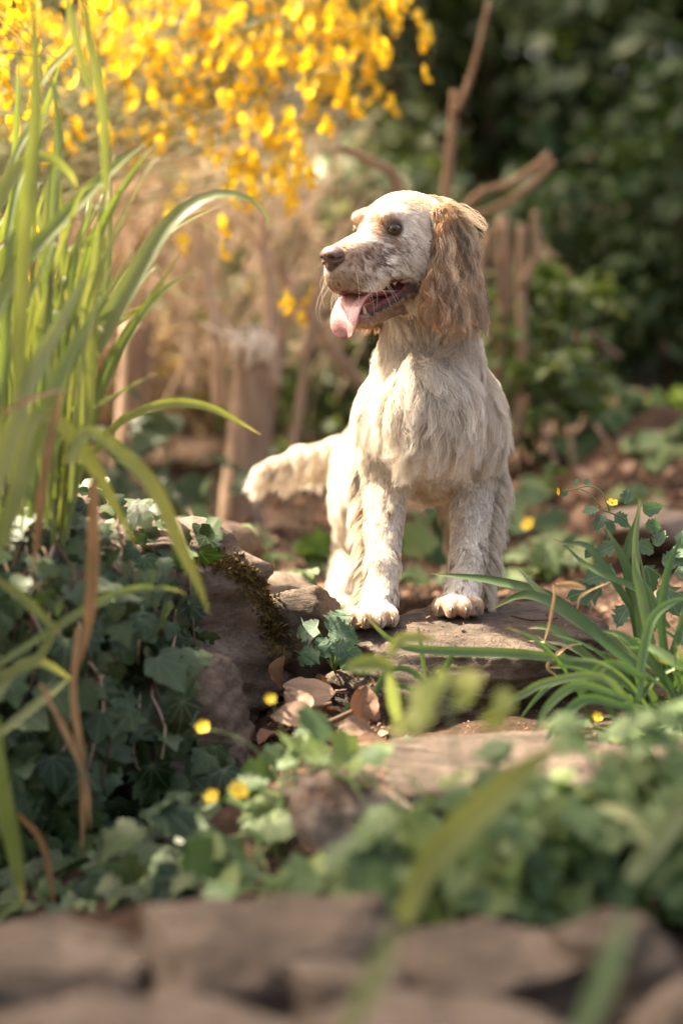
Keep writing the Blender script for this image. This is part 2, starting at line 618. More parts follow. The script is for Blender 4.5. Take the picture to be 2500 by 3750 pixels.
# the slab under the dog: top at about 0.195 m
dog_slab, dsV = rock((0.166, 3.10, 0.127), (0.176, 0.155, 0.088), 11, M_rock_dog,
                     "large flat grey brown stone that the dog stands on with its front paws",
                     rot=(math.radians(7), math.radians(1.5), math.radians(-6)), p=4.0, facets=12, rough=0.05, strata=0.055, sub=6, top=0.84, amp2=0.018)
ledge, _ = rock((0.10, 3.02, 0.092), (0.125, 0.10, 0.068), 12, M_rock_dog,
                "rough dark lower ledge of stone jutting out under the left end of the dog's stone",
                rot=(0.1, 0.05, 0.15), p=3.4, facets=14, rough=0.07, strata=0.09, amp2=0.025)
left_rock, _ = rock((-0.345, 3.02, 0.105), (0.255, 0.235, 0.27), 21, M_rock_moss,
                    "tall rugged brown boulder draped in ivy with yellow moss along its right edge",
                    rot=(0.0, math.radians(10), 0.2), p=3.4, facets=30, rough=0.08, strata=0.16, sub=6, amp2=0.03, name="boulder")
bank_rock, _ = rock((-.41, 2.82, .135), (.18, .17, .225), 24, M_rock_moss,
                    "ivy covered stone at the left edge from which the strap leaves grow", rot=(0.1, 0, .4), p=3.2, facets=16, rough=.07, amp2=.02)
left_block, _ = rock((-0.195, 2.86, 0.075), (0.095, 0.10, 0.10), 23, M_rock_moss,
                     "blocky brown stone bulging from the right foot of the ivy boulder",
                     rot=(0.1, math.radians(-8), 0.35), p=3.8, facets=18, rough=0.07, strata=0.10, amp2=0.025)
up_rock, _ = rock(tuple(at(1120, 2355, 3.08)), (0.058, 0.055, 0.078), 31, M_rock_dog,
                  "small upright grey brown stone in the gap between the boulder and the dog's stone",
                  rot=(0.25, math.radians(-22), 0.1), p=3.0, facets=16, rough=0.10, amp2=0.03)
mid_slab, _ = rock((0.125, 2.62, 0.047), (0.215, 0.155, 0.062), 41, M_rock_front,
                   "wide pale brown slab below the dog's stone, its smooth left corner showing",
                   rot=(math.radians(3), math.radians(1), 0.12), p=4.2, facets=10, rough=0.06, top=0.8, amp2=0.015)
mid_slab2, _ = rock((0.42, 2.58, 0.042), (0.17, 0.14, 0.065), 42, M_rock_front,
                    "flat pale brown slab under the grass tuft at the right edge",
                    rot=(math.radians(2), math.radians(2), -0.2), p=4.0, facets=10, rough=0.06, top=0.82, amp2=0.015)
mid_chunk, _ = rock(tuple(at(1290, 2990, 2.42)), (0.062, 0.055, 0.045), 43, M_rock,
                    "small brown stone chunk below the pale slab beside the dead leaves",
                    rot=(0.2, 0.3, 0.5), p=3.0, facets=14, rough=0.1)
hollow_rock, _ = rock(tuple(at(660, 2840, 2.82)), (0.085, 0.06, 0.05), 44, M_rock_moss,
                      "brown stone low in the dark hollow under the ivy", rot=(0.4, 0.5, 0.3), p=3.0, facets=14, rough=0.1)
# the wall of stones nearest the lens, out of focus
F_ST = [
    (120, 3345, 2.08, (0.128, 0.115, 0.075), 51, (0.06, 0.02, 0.10), "long flat tan stone at the left end of the nearest row"),
    (985, 3235, 2.10, (0.118, 0.140, 0.095), 52, (0.10, -0.06, -0.1), "broad sloping tan stone left of the middle in the nearest row"),
    (1290, 3480, 1.92, (0.048, 0.075, 0.060), 53, (0.0, 0.12, 0.25), "darker brown stone wedged low in the middle of the nearest row"),
    (1720, 3345, 2.04, (0.105, 0.115, 0.080), 54, (0.06, 0.0, 0.05), "squarish tan stone right of the middle in the nearest row"),
    (2270, 3290, 1.98, (0.047, 0.070, 0.095), 55, (0.0, -0.15, 0.2), "rounded upright stone near the right end of the nearest row"),
    (2500, 3560, 1.86, (0.055, 0.080, 0.065), 56, (0.0, 0.2, 0.1), "low brown stone cut by the right edge of the nearest row"),
    (500, 3610, 1.78, (0.135, 0.070, 0.06), 57, (0.1, 0.02, 0.0), "brown stone along the bottom edge below the broad sloping one"),
    (1560, 3640, 1.76, (0.120, 0.070, 0.06), 58, (0.1, 0.02, 0.1), "brown stone along the bottom edge below the squarish one"),
]
for px_, py_, db_, d_, s_, r_, l_ in F_ST:
    c_ = at(px_, py_, db_) - np.array([0, d_[1] * .80, d_[2] * .80])
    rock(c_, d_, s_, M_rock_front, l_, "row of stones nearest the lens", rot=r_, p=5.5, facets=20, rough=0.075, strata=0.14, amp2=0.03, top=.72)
# low stones behind the dog
rock(at(2420, 1945, 3.95), (0.10, 0.08, 0.035), 61, M_rock, "flat grey brown stone behind the grass tuft at the foot of the bank", rot=(0, 0.1, 0.3), p=3.2, sub=4)
rock(at(1010, 2175, 3.35), (0.07, 0.05, 0.03), 62, M_rock, "low brown stone half buried behind the small upright stone", rot=(0, 0.1, 0.1), p=3.0, sub=4)
rock(at(740, 2000, 3.5), (0.09, 0.07, 0.04), 63, M_rock_moss, "mossy stone behind the top of the ivy boulder", rot=(0, 0.1, 0.7), p=3.0, sub=4)
# ------------------------------------------------------------------ the dog
HC = at(1478, 862, 3.09)                      # centre of the skull
YAW = math.radians(46)
hf = np.array([-math.sin(YAW), -math.cos(YAW), -0.03]); hf /= np.linalg.norm(hf)
hl = np.array([math.cos(YAW), -math.sin(YAW), 0.0])
hu = np.cross(hf, hl); hu = hu if hu[2] > 0 else -hu
HM = np.stack([hf, hl, hu])                   # rows: nose-ward, left of the dog, up


def H(f, l, u):
    return HC + f * hf + l * hl + u * hu


paw_l = at(1374, 2250, 3.035); paw_r = at(1684, 2218, 3.09)
for p_ in (paw_l, paw_r):
    pass
z_l = drop(paw_l[0], paw_l[1])[0][2]; z_r = drop(paw_r[0], paw_r[1])[0][2]
print("paw ground", z_l, z_r, "wanted", at(1374, 2288, 3.03)[2], at(1684, 2251, 3.09)[2])
PL = np.array([paw_l[0], paw_l[1], z_l]); PR = np.array([paw_r[0], paw_r[1], z_r])
hind_l = at(1238, 2230, 3.50); hind_r = at(1690, 2170, 3.55)
for q in (hind_l, hind_r): q[2] = drop(q[0], q[1])[0][2]
HL, HR = hind_l, hind_r

UP = np.array([0, 0, 1.0])
PR_ = []          # primitives: kind, data, blend radius, tag, flow, hair length


def cap(a, b, ra, rb, k, tag_, flow, ln):
    PR_.append(('c', (np.asarray(a), np.asarray(b), ra, rb), k, tag_, nrm(np.asarray(flow, float)), ln))


def ell(c, r, k, tag_, flow, ln, R=None):
    PR_.append(('e', (np.asarray(c), np.asarray(r, float), R), k, tag_, nrm(np.asarray(flow, float)), ln))


DOWN = np.array([0, 0, -1.0])
# trunk
rib_f = at(1580, 1530, 3.20); rib_b = at(1560, 1545, 3.42); loin = at(1500, 1560, 3.58); pel = at(1500, 1575, 3.66)
cap(rib_f, rib_b, .075, .084, .03, 'chest', (-.05, .3, -.9), .022)
ell(at(1575, 1635, 3.27), (.060, .10, .072), .03, 'chest', (0, .1, -1), .020)
cap(rib_b, loin, .088, .074, .03, 'torso', (-.1, .8, -.5), .016)
ell(pel, (.078, .085, .080), .03, 'torso', (-.1, .5, -.8), .018)
# neck and chest
cap(at(1566, 1090, 3.135), at(1572, 1330, 3.165), .048, .057, .025, 'neck', (0.05, -.1, -1), .020)
cap(at(1570, 1330, 3.165), rib_f, .058, .074, .03, 'neck', (0.05, -.1, -1), .024)
ell(at(1568, 1480, 3.105), (.060, .052, .062), .03, 'chest', (0.1, -.1, -1), .028)
# shoulders and forelegs
L1, L2, L3, L4 = at(1442, 1490, 3.165), at(1405, 1740, 3.17), at(1398, 2075, 3.085), at(1388, 2190, 3.06)
cap(L1, L2, .041, .034, .03, 'shoulder', (-.1, 0, -1), .018)
cap(L2, L3, .031, .0205, .012, 'foreleg', (-.25, -.1, -1), .0085)
cap(L3, L4, .0215, .0200, .01, 'foreleg', (-.1, -.2, -1), .0075)
cap(L4, PL + [0.0, 0.008, .020], .0200, .021, .012, 'paw', (0, -.5, -1), .0075)
R1, R2, R3, R4 = at(1692, 1480, 3.185), at(1735, 1740, 3.22), at(1716, 2050, 3.14), at(1700, 2150, 3.115)
cap(R1, R2, .043, .034, .03, 'shoulder', (.1, 0, -1), .018)
cap(R2, R3, .031, .0215, .012, 'foreleg', (.2, -.1, -1), .0085)
cap(R3, R4, .0225, .0210, .01, 'foreleg', (.1, -.2, -1), .0075)
cap(R4, PR + [0.0, 0.008, .020], .0210, .022, .012, 'paw', (0, -.5, -1), .0075)
for P0, tw in ((PL, -0.004), (PR, -0.004)):
    ell(P0 + [tw * .5, -.004, .0135], (.027, .026, .0145), .008, 'paw', (0, -.8, -.6), .007)
    for k, (dx, dy) in enumerate(((-.0225, -.012), (-.0085, -.026), (.0085, -.026), (.0225, -.012))):
        ell(P0 + [tw + dx, dy, .0115], (.0090, .0150, .0118), .0075, 'toe', (0, -.9, -.5), .010)
        ell(P0 + [tw + dx * 1.05, dy - .010, .0095], (.0078, .0080, .0095), .006, 'toe', (0, -.9, -.5), .006)
# hind legs
T1, T2, T3 = at(1385, 1690, 3.62), at(1335, 1840, 3.52), at(1285, 1990, 3.65)
cap(T1, T2, .062, .043, .03, 'thigh', (-.1, .1, -1), .022)
cap(T2, T3, .040, .020, .015, 'hind', (-.1, .1, -1), .016)
cap(T3, HL + [.004, .015, .03], .020, .0185, .01, 'hind', (0, 0, -1), .012)
ell(HL + [0, -.012, .015], (.026, .040, .0165), .008, 'hind', (0, -.7, -.6), .008)
U1, U2, U3 = at(1665, 1660, 3.62), at(1725, 1800, 3.49), at(1690, 1990, 3.66)
cap(U1, U2, .062, .043, .03, 'thigh', (.1, .1, -1), .022)
cap(U2, U3, .040, .020, .015, 'hind', (.1, .1, -1), .016)
cap(U3, HR + [.004, .015, .03], .020, .0185, .01, 'hind', (0, 0, -1), .012)
ell(HR + [0, -.012, .015], (.026, .040, .0165), .008, 'hind', (0, -.7, -.6), .008)
# tail
TA = [at(1390, 1630, 3.72), at(1250, 1655, 3.73), at(1115, 1680, 3.68), at(975, 1725, 3.62)]
for q, (a, b) in enumerate(zip(TA[:-1], TA[1:])):
    cap(a, b, (.024, .019, .015)[q], (.019, .015, .010)[q], .012, 'tail', (-.35, -.15, -.9), .030)
# head
back = -hf * .9 - hu * .35
ell(H(-.004, 0, .001), (.067, .051, .054), .012, 'skull', back, .010, HM)
ell(H(-.042, 0, -.006), (.040, .045, .044), .02, 'skull', back, .014, HM)
for s in (1, -1):
    ell(H(.006, s * .030, -.032), (.045, .026, .032), .018, 'cheek', back - hu * .4, .012, HM)
    ell(H(.046, s * .0255, .0225), (.016, .014, .0105), .012, 'brow', back, .006, HM)
    ell(H(.085, s * .0165, -.0555), (.035, .0145, .0205), .010, 'muzzle', -hf - hu * .55, .0045, HM)
    ell(H(.055, s * .024, -.0455), (.030, .014, .0150), .012, 'muzzle', -hf - hu * .5, .007, HM)
    ell(H(.030, s * .034, -.0490), (.018, .010, .0070), .006, 'muzzle', -hf - hu * .5, .007, HM)
cap(H(.042, 0, -.016), H(.108, 0, -.032), .0315, .0228, .014, 'muzzle', -hf - hu * .25, .0038)
ell(H(.110, 0, -.047), (.019, .019, .021), .010, 'muzzle', -hf * .6 - hu, .005, HM)
cap(H(-.030, 0, -.060), H(.012, 0, -.076), .033, .021, .014, 'throat', -hf - hu * .6, .014)
cap(H(.012, 0, -.0815), H(.070, 0, -.1030), .0165, .0130, .006, 'jaw', -hf - hu * .4, .008)
ell(H(.078, 0, -.1035), (.014, .0160, .0105), .006, 'jaw', -hf * .7 - hu * .6, .008, HM)
for s in (1, -1):
    cap(H(.020, s * .027, -.072), H(.074, s * .0115, -.098), .0080, .0065, .004, 'lip', -hf - hu * .5, .004)
    cap(H(.016, s * .036, -.060), H(.026, s * .030, -.072), .0085, .0075, .006, 'lip', -hf - hu * .5, .004)
cap(H(-.035, 0, -.05), at(1566, 1090, 3.135), .048, .049, .02, 'neck', (0, -.1, -1), .018)
# ear leather
for s in (1, -1):
    ell(H(-.024, s * .049, .020), (.022, .011, .018), .010, 'ear', DOWN, .03, HM)
    ell(H(-.022, s * .0615, -.028), (.031, .0085, .054), .008, 'ear', DOWN, .05, HM)
    ell(H(-.010, s * .0650, -.066), (.041, .0075, .030), .008, 'ear', DOWN, .05, HM)


def prim_d(pr, P):
    if pr[0] == 'c':
        a, b, ra, rb = pr[1]
        ab = b - a
        t = np.clip(((P - a) @ ab) / (ab @ ab), 0, 1)
        return np.linalg.norm(P - a - t[..., None] * ab, axis=-1) - (ra + (rb - ra) * t)
    c, r, R = pr[1]
    q = P - c
    if R is not None: q = q @ R.T
    k0 = np.linalg.norm(q / r, axis=-1)
    k1 = np.linalg.norm(q / (r * r), axis=-1)
    return np.where(k1 < 1e-6, -r.min(), k0 * (k0 - 1) / np.maximum(k1, 1e-6))


def prim_box(pr, m):
    if pr[0] == 'c':
        a, b, ra, rb = pr[1]
        r = max(ra, rb)
        return np.minimum(a, b) - r - m, np.maximum(a, b) + r + m
    c, r, R = pr[1]
    e = np.full(3, r.max()) if R is not None else r
    return c - e - m, c + e + m


def smin(a, b, k):
    h = np.clip(0.5 + 0.5 * (b - a) / k, 0, 1)
    return b + (a - b) * h - k * h * (1 - h)


def sdf(P):
    d = None
    for pr in PR_:
        q = prim_d(pr, P)
        d = q if d is None else smin(d, q, pr[2])
    return d


def surface_nets(xs, ys, zs, D):
    """mesh of the zero level of D on a (possibly uneven) grid"""
    neg = D < 0
    cnt = np.zeros(tuple(s - 1 for s in D.shape), np.int8)
    sl = lambda a, n: slice(a, n - 1 + a)
    nx, ny, nz = D.shape
    for a in (0, 1):
        for b in (0, 1):
            for c in (0, 1):
                cnt += neg[sl(a, nx), sl(b, ny), sl(c, nz)]
    act = (cnt > 0) & (cnt < 8)
    I = np.argwhere(act)
    idx = np.full(act.shape, -1, np.int64)
    idx[act] = np.arange(len(I))
    corner = {}
    for a in (0, 1):
        for b in (0, 1):
            for c in (0, 1):
                corner[a, b, c] = D[I[:, 0] + a, I[:, 1] + b, I[:, 2] + c]
    acc = np.zeros((len(I), 3)); w = np.zeros(len(I))
    G = (xs, ys, zs)
    cs = list(corner)
    for p in cs:
        for ax in range(3):
            if p[ax]: continue
            q = list(p); q[ax] = 1; q = tuple(q)
            d0, d1 = corner[p], corner[q]
            m = (d0 < 0) != (d1 < 0)
            t = np.where(m, d0 / np.where(m, d0 - d1, 1), 0)
            pos = np.zeros((len(I), 3))
            for k in range(3):
                g0 = G[k][I[:, k] + p[k]]
                pos[:, k] = g0 + (t * (G[k][I[:, k] + q[k]] - g0) if k == ax else 0)
            acc += np.where(m[:, None], pos, 0); w += m
    V = acc / w[:, None]
    F = []
    for ax in range(3):
        u, v = [(1, 2), (2, 0), (0, 1)][ax]
        n = list(D.shape)
        s0 = [slice(None)] * 3; s1 = [slice(None)] * 3
        s0[ax] = slice(0, n[ax] - 1); s1[ax] = slice(1, n[ax])
        ch = neg[tuple(s0)] != neg[tuple(s1)]
        E = np.argwhere(ch)
        E = E[(E[:, u] > 0) & (E[:, v] > 0) & (E[:, u] < n[u] - 1) & (E[:, v] < n[v] - 1)]
        ins = neg[tuple(s0)][tuple(E.T)]
        def cell(du, dv):
            e = E.copy(); e[:, u] -= du; e[:, v] -= dv
            return idx[tuple(e.T)]
        q = np.stack([cell(1, 1), cell(0, 1), cell(0, 0), cell(1, 0)], -1)
        q[~ins] = q[~ins][:, ::-1]
        F.append(q)
    return V, np.vstack(F)


def grid_field(prims, xs, ys, zs, margin=.06):
    D = np.full((len(xs), len(ys), len(zs)), .2, np.float32)
    for pr in prims:
        lo, hi = prim_box(pr, margin)
        s = []
        for g, a, b in zip((xs, ys, zs), lo, hi):
            s.append(slice(int(np.searchsorted(g, a)), int(np.searchsorted(g, b))))
        X, Y, Z = np.meshgrid(xs[s[0]], ys[s[1]], zs[s[2]], indexing='ij')
        P = np.stack([X, Y, Z], -1)
        q = prim_d(pr, P)
        D[tuple(s)] = smin(D[tuple(s)], q, pr[2])
    return D


lo = np.min([prim_box(p, .01)[0] for p in PR_], 0); hi = np.max([prim_box(p, .01)[1] for p in PR_], 0)
zmid = HC[2] - .16
xs = np.arange(lo[0], hi[0], .0028)
ys = np.concatenate([np.arange(lo[1], 3.24, .0028), np.arange(3.24, hi[1], .006)])
zs = np.concatenate([np.arange(lo[2], .25, .0026), np.arange(.25, zmid, .005), np.arange(zmid, hi[2], .0024)])
D = grid_field(PR_, xs, ys, zs)
dV, dF = surface_nets(xs, ys, zs, D)
# keep the biggest connected piece: drop nothing else, then settle the vertices on the surface
for _ in range(2):
    e = 1e-4
    d0 = sdf(dV)
    g = np.stack([sdf(dV + np.eye(3)[k] * e) - d0 for k in range(3)], -1) / e
    dV = dV - g * (np.clip(d0, -.003, .003) / np.maximum((g * g).sum(1), .2))[:, None]
e = 1e-4
d0 = sdf(dV)
dN = nrm(np.stack([sdf(dV + np.eye(3)[k] * e) - d0 for k in range(3)], -1))
print("dog mesh", len(dV), len(dF))

TAGS = sorted(set(p[3] for p in PR_))


def dist_all(P):
    return np.stack([prim_d(pr, P) for pr in PR_], -1)


def head_uv(P):
    return (P - HC) @ HM.T


WHITE = np.array([.86, .79, .69]); TAN = np.array([.40, .215, .105]); PALE_TAN = np.array([.58, .38, .22])
DARKTAN = np.array([.24, .13, .075]); SPECK = np.array([.17, .095, .06]); LIP = np.array([.055, .03, .025]); GUM = np.array([.33, .13, .11])


def coat(P, Nn=None):
    """coat colour and the share of hair at points of the skin"""
    P = np.asarray(P, float)
    Da = dist_all(P)
    near = Da.argmin(1)
    tg = np.array([p[3] for p in PR_])[near]
    h = head_uv(P)
    px = pix(P)
    n1 = fbm(P * 60, 3); n2 = fbm(P * 190 + 5, 2); n3 = fbm(P * 25 + 3, 3)
    C = np.tile(WHITE, (len(P), 1)) * (1 + .05 * n3)[:, None]
    hairy = np.ones(len(P))

    def put(mask, col):
        m = np.clip(mask, 0, 1)[:, None]
        C[:] = C * (1 - m) + np.asarray(col) * m

    def spot(x, y, r, ry=None, soft=.35, noise=.35):
        ry = ry or r
        d = np.hypot((px[:, 0] - x) / r, (px[:, 1] - y) / ry) + noise * n1 * .6
        return np.clip((1 - d) / soft + .5, 0, 1)

    head = np.isin(tg, ['skull', 'cheek', 'brow', 'muzzle', 'jaw', 'lip', 'throat', 'ear']).astype(float)
    face = np.isin(tg, ['skull', 'cheek', 'brow', 'muzzle']).astype(float)
    vis = face * (h[:, 1] > -.02)
    put(.75 * vis * spot(1397, 790, 46, 36), TAN)
    put(.8 * vis * spot(1378, 830, 34, 42), TAN * .8)
    put(.7 * vis * spot(1425, 868, 45, 24), DARKTAN * 1.2)
    put(.6 * vis * spot(1475, 886, 50, 26) * (n2 > -.15), DARKTAN * 1.3)
    put(.45 * vis * spot(1494, 735, 60, 30), PALE_TAN)
    put(.8 * face * (h[:, 1] < -.012) * np.clip((.040 - np.hypot(h[:, 0] - .045, h[:, 2] - .012)) / .012, 0, 1), TAN)
    # muzzle: tan on top behind the nose, brown roan flank
    u_ = np.clip((h[:, 0] - .085) / .03, 0, 1) * face
    put(.8 * u_ * np.clip((h[:, 2] + .045) / .02, 0, 1), TAN * .85)
    put(.62 * vis * spot(1290, 985, 95, 62), PALE_TAN * .85)
    put(.75 * vis * spot(1262, 1030, 95, 45), np.array([.33, .20, .12]))
    put(.8 * face * (h[:, 0] > .02) * (h[:, 2] < -.015) * (h[:, 2] > -.075) * np.clip((n2 - .38) * 6, 0, 1), SPECK)
    put(.75 * vis * spot(1356, 955, 52, 48) * np.clip((n1 + .15) * 3, 0, 1), SPECK * 1.3)
    put(.5 * vis * spot(1420, 940, 70, 40) * np.clip((n2 - .1) * 5, 0, 1), SPECK)
    r5 = np.random.RandomState(9)
    for q in range(85):
        sx_, sy_ = r5.normal(1365, 48), r5.normal(955, 36)
        rr_ = r5.uniform(4.5, 10)
        if q > 60: sx_, sy_ = r5.uniform(1390, 1560), r5.uniform(860, 985); rr_ = r5.uniform(4, 7)
        put(.85 * vis * np.clip((1 - np.hypot((px[:, 0] - sx_) / rr_, (px[:, 1] - sy_) / (rr_ * 1.2))) * 2.5, 0, 1), SPECK * 1.1)
    put(.45 * vis * spot(1330, 800, 12, 40), TAN)
    put(.5 * vis * spot(1350, 905, 60, 18), TAN)
    put(.75 * np.isin(tg, ['jaw', 'lip']), DARKTAN * 1.2)
    put(.7 * (tg == 'jaw') * (h[:, 2] < -.112), PALE_TAN)
    # ears
    ear = (tg == 'ear').astype(float)
    put(ear, PALE_TAN * .8)
    put(ear * np.clip((h[:, 0] + .02) / .02 + .6 * n3, 0, 1), TAN)
    # leg ticking and brown toes
    low = np.isin(tg, ['foreleg', 'paw', 'hind']).astype(float) * np.clip((.42 - P[:, 2]) / .1, 0, 1)
    put(.85 * low * np.clip((fbm(P * 80 + 2, 2) - .47) * 9, 0, 1), np.array([.27, .145, .08]))
    put(.25 * low * np.clip((n3 - .1) * 3, 0, 1), PALE_TAN)
    toe = np.isin(tg, ['toe', 'paw']).astype(float)
    put(.85 * toe * np.clip((.030 - (P[:, 2] - np.where(P[:, 0] > .08, z_r, z_l))) / .012, 0, 1) * np.clip((n1 + .5) * 2, 0, 1), TAN * 1.1)
    put(.3 * np.isin(tg, ['chest', 'neck']) * np.clip((n3 - .2) * 2, 0, 1), PALE_TAN)
    put(.15 * (tg == 'tail') * np.clip((n3) * 2, 0, 1), PALE_TAN)
    if Nn is not None:
        nu = Nn @ hu; nf = np.abs(h[:, 1])
        inner = (((np.isin(tg, ['jaw', 'lip'])) & (nu > .45)) | (np.isin(tg, ['muzzle']) & (nu < -.72) & (h[:, 0] < .105))
                 | (np.isin(tg, ['throat', 'cheek', 'neck', 'skull']) & (h[:, 0] > .006) & (h[:, 2] < -.055) & (h[:, 2] > -.095) & (nf < .035) & (Nn @ hf > .3)))
        mouth = inner & (h[:, 0] > .0)
        put(mouth * 1.0, GUM * .8)
        rim = (np.isin(tg, ['lip']) & (nu > -.3)) | (np.isin(tg, ['muzzle']) & (nu < -.5) & (nu >= -.72) & (h[:, 2] < -.05) & (h[:, 0] < .062))
        put(rim * .9 * (~mouth), LIP)
        hairy[mouth] = 0
        hairy[np.isin(tg, ['lip']) & (nu > .1)] = 0
    # bare skin round the eyes and the nose
    for s in (1, -1):
        de = np.linalg.norm(P - EYE[s], axis=1)
        put(np.clip((.0145 - de) / .003, 0, 1) * .75, LIP * 2)
        hairy[de < .0125] = 0
    dn = np.linalg.norm((P - H(.128, 0, -.029)) / [1, 1, 1], axis=1)
    hairy[dn < .017] = 0
    put(np.clip((.019 - dn) / .004, 0, 1), LIP)
    return np.clip(C, .01, .95), hairy, tg, Da


EYE = {s: H(.0500, s * .0325, .0070) for s in (1, -1)}
dC, dH, dT, _ = coat(dV, dN)
m, nt, o = new_mat("dog_skin")
a = N(nt, "ShaderNodeAttribute", _attribute_name="coat")
b = N(nt, "ShaderNodeBsdfPrincipled", Roughness=0.75)
b.inputs['Specular IOR Level'].default_value = 0.3
L(nt, a.outputs['Color'], b.inputs['Base Color'])
nz = N(nt, "ShaderNodeTexNoise", Scale=260.0, Detail=3.0)
bp = N(nt, "ShaderNodeBump", Strength=0.3, Distance=0.001)
L(nt, nz.outputs[0], bp.inputs['Height']); L(nt, bp.outputs[0], b.inputs['Normal'])
L(nt, b.outputs[0], o.inputs[0])
M_skin = m
base_d = np.array([.13, 3.3, min(z_l, z_r)])
dog = obj("dog", dV, dF, M_skin, None, base_d)
color_attr(dog.data, "coat", dC)
tag(dog, "cream and tan spaniel standing with front paws on a stone, panting with tongue out", "dog")

# ---- hair
m, nt, o = new_mat("dog_hair")
a = N(nt, "ShaderNodeAttribute", _attribute_name="hair_color")
hi_ = N(nt, "ShaderNodeHairInfo")
rt = ramp(nt, [(0.0, (0.50, 0.41, 0.32)), (0.40, (0.93, 0.91, 0.87)), (1.0, (1.16, 1.17, 1.18))], hi_.outputs['Intercept'])  # roots darkened like shade between locks, over a tan undercoat
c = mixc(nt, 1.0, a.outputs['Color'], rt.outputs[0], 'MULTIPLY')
d1 = N(nt, "ShaderNodeBsdfDiffuse"); L(nt, c, d1.inputs[0])
d2 = N(nt, "ShaderNodeBsdfTranslucent"); L(nt, c, d2.inputs[0])
g1 = N(nt, "ShaderNodeBsdfGlossy", Roughness=0.42); L(nt, mixc(nt, 0.5, c, (1, .95, .88)), g1.inputs[0])
x1 = N(nt, "ShaderNodeMixShader"); x1.inputs[0].default_value = 0.25
L(nt, d1.outputs[0], x1.inputs[1]); L(nt, d2.outputs[0], x1.inputs[2])
x2 = N(nt, "ShaderNodeMixShader"); x2.inputs[0].default_value = 0.07
L(nt, x1.outputs[0], x2.inputs[1]); L(nt, g1.outputs[0], x2.inputs[2])
L(nt, x2.outputs[0], o.inputs[0])
M_hair = m
M_hair_short = m.copy(); M_hair_short.name = "dog_short_hair"
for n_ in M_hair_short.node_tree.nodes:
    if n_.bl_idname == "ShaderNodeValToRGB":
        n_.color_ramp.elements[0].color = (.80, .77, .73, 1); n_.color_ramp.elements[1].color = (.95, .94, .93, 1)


def sample_surface(mask, count, seed):
    rs = np.random.RandomState(seed)
    tri = np.vstack([dF[:, [0, 1, 2]], dF[:, [0, 2, 3]]])
    tri = tri[mask[tri].mean(1) > .5] if mask is not None else tri
    A = np.linalg.norm(np.cross(dV[tri[:, 1]] - dV[tri[:, 0]], dV[tri[:, 2]] - dV[tri[:, 0]]), axis=1)
    # the side towards the garden path gets more hair than the far side
    nn = nrm(dN[tri[:, 0]])
    A = A * np.where(nn[:, 1] > .35, .35, 1.0)
    t = tri[rs.choice(len(tri), count, p=A / A.sum())]
    r1 = np.sqrt(rs.rand(count))[:, None]; r2 = rs.rand(count)[:, None]
    w = [1 - r1, r1 * (1 - r2), r1 * r2]
    P = sum(w[k] * dV[t[:, k]] for k in range(3)); Q = nrm(sum(w[k] * dN[t[:, k]] for k in range(3)))
    return P, Q


def grow(name, P, Q, flow, Ln, C, lift=.25, npts=7, clump=.6, guide=24, wave=.0, wlen=.03, grav=.1, rad=(.00026, .00007), seed=1, jit=.18, free=0.0, mat=None, lockvar=(.80, 1.12)):
    rs = np.random.RandomState(seed)
    n = len(P)
    fl = flow + rs.normal(size=(n, 3)) * jit
    T = nrm(fl - Q * (fl * Q).sum(1, keepdims=True) * (1 - free))
    B = np.cross(Q, T)
    Ln = Ln * rs.uniform(.65, 1.2, n)
    lf = lift * rs.uniform(.6, 1.4, n)
    s = np.linspace(0, 1, npts)
    pts = P[:, None] + Ln[:, None, None] * (T[:, None] * (s * (1 - .08 * s))[None, :, None]
          + Q[:, None] * (lf[:, None] * (s - .55 * s * s)[None, :])[..., None]
          + np.array([0, 0, -1.0]) * (grav * s * s)[None, :, None])
    # locks: every hair leans towards the tip of its guide hair
    gi = rs.choice(n, max(n // guide, 1), replace=False)
    kd = kdtree.KDTree(len(gi))
    for k, i in enumerate(gi): kd.insert(P[i], k)
    kd.balance()
    own = gi[np.array([kd.find(p)[1] for p in P])]
    cl = clump * rs.uniform(.55, 1.15, n)
    w = np.clip(cl[:, None] * (s ** 1.3)[None, :], 0, 1)[..., None]
    pts = pts * (1 - w) + (pts[own] + (P - P[own])[:, None] * .12) * w
    if wave:
        ph = rs.uniform(0, 6.28, n)[own] + rs.normal(size=n) * .35
        am = (rs.uniform(.5, 1.4, n)[own] * wave)[:, None] * np.sin(2 * math.pi * (Ln[:, None] * s[None]) / wlen + ph[:, None]) * np.clip(s * 2.2, 0, 1)[None]
        am2 = (rs.uniform(.5, 1.2, n)[own] * wave * .7)[:, None] * np.cos(2 * math.pi * (Ln[:, None] * s[None]) / wlen + ph[:, None] * 1.7) * np.clip(s * 2.2, 0, 1)[None]
        pts = pts + B[own][:, None] * am[..., None] + Q[own][:, None] * np.abs(am2)[..., None]
    hc = bpy.data.hair_curves.new(name)
    hc.add_curves([npts] * n)
    hc.position_data.foreach_set("vector", (pts - base_d).astype(np.float32).ravel())
    ra = hc.attributes.get("radius") or hc.attributes.new("radius", 'FLOAT', 'POINT')
    prof = rad[0] + (rad[1] - rad[0]) * s ** 1.6
    ra.data.foreach_set("value", (np.tile(prof, (n, 1)) * rs.uniform(.8, 1.25, n)[:, None]).astype(np.float32).ravel())
    ca = hc.attributes.new("hair_color", 'FLOAT_COLOR', 'CURVE')
    shade = rs.uniform(.84, 1.12, n) * (rs.uniform(lockvar[0], lockvar[1], n)[own])
    cc = np.hstack([np.clip(C * shade[:, None], 0, .95), np.ones((n, 1))]).astype(np.float32)
    ca.data.foreach_set("color", cc.ravel())
    ho = bpy.data.objects.new(name, hc)
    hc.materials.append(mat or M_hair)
    link(ho, dog, base_d)
    return ho


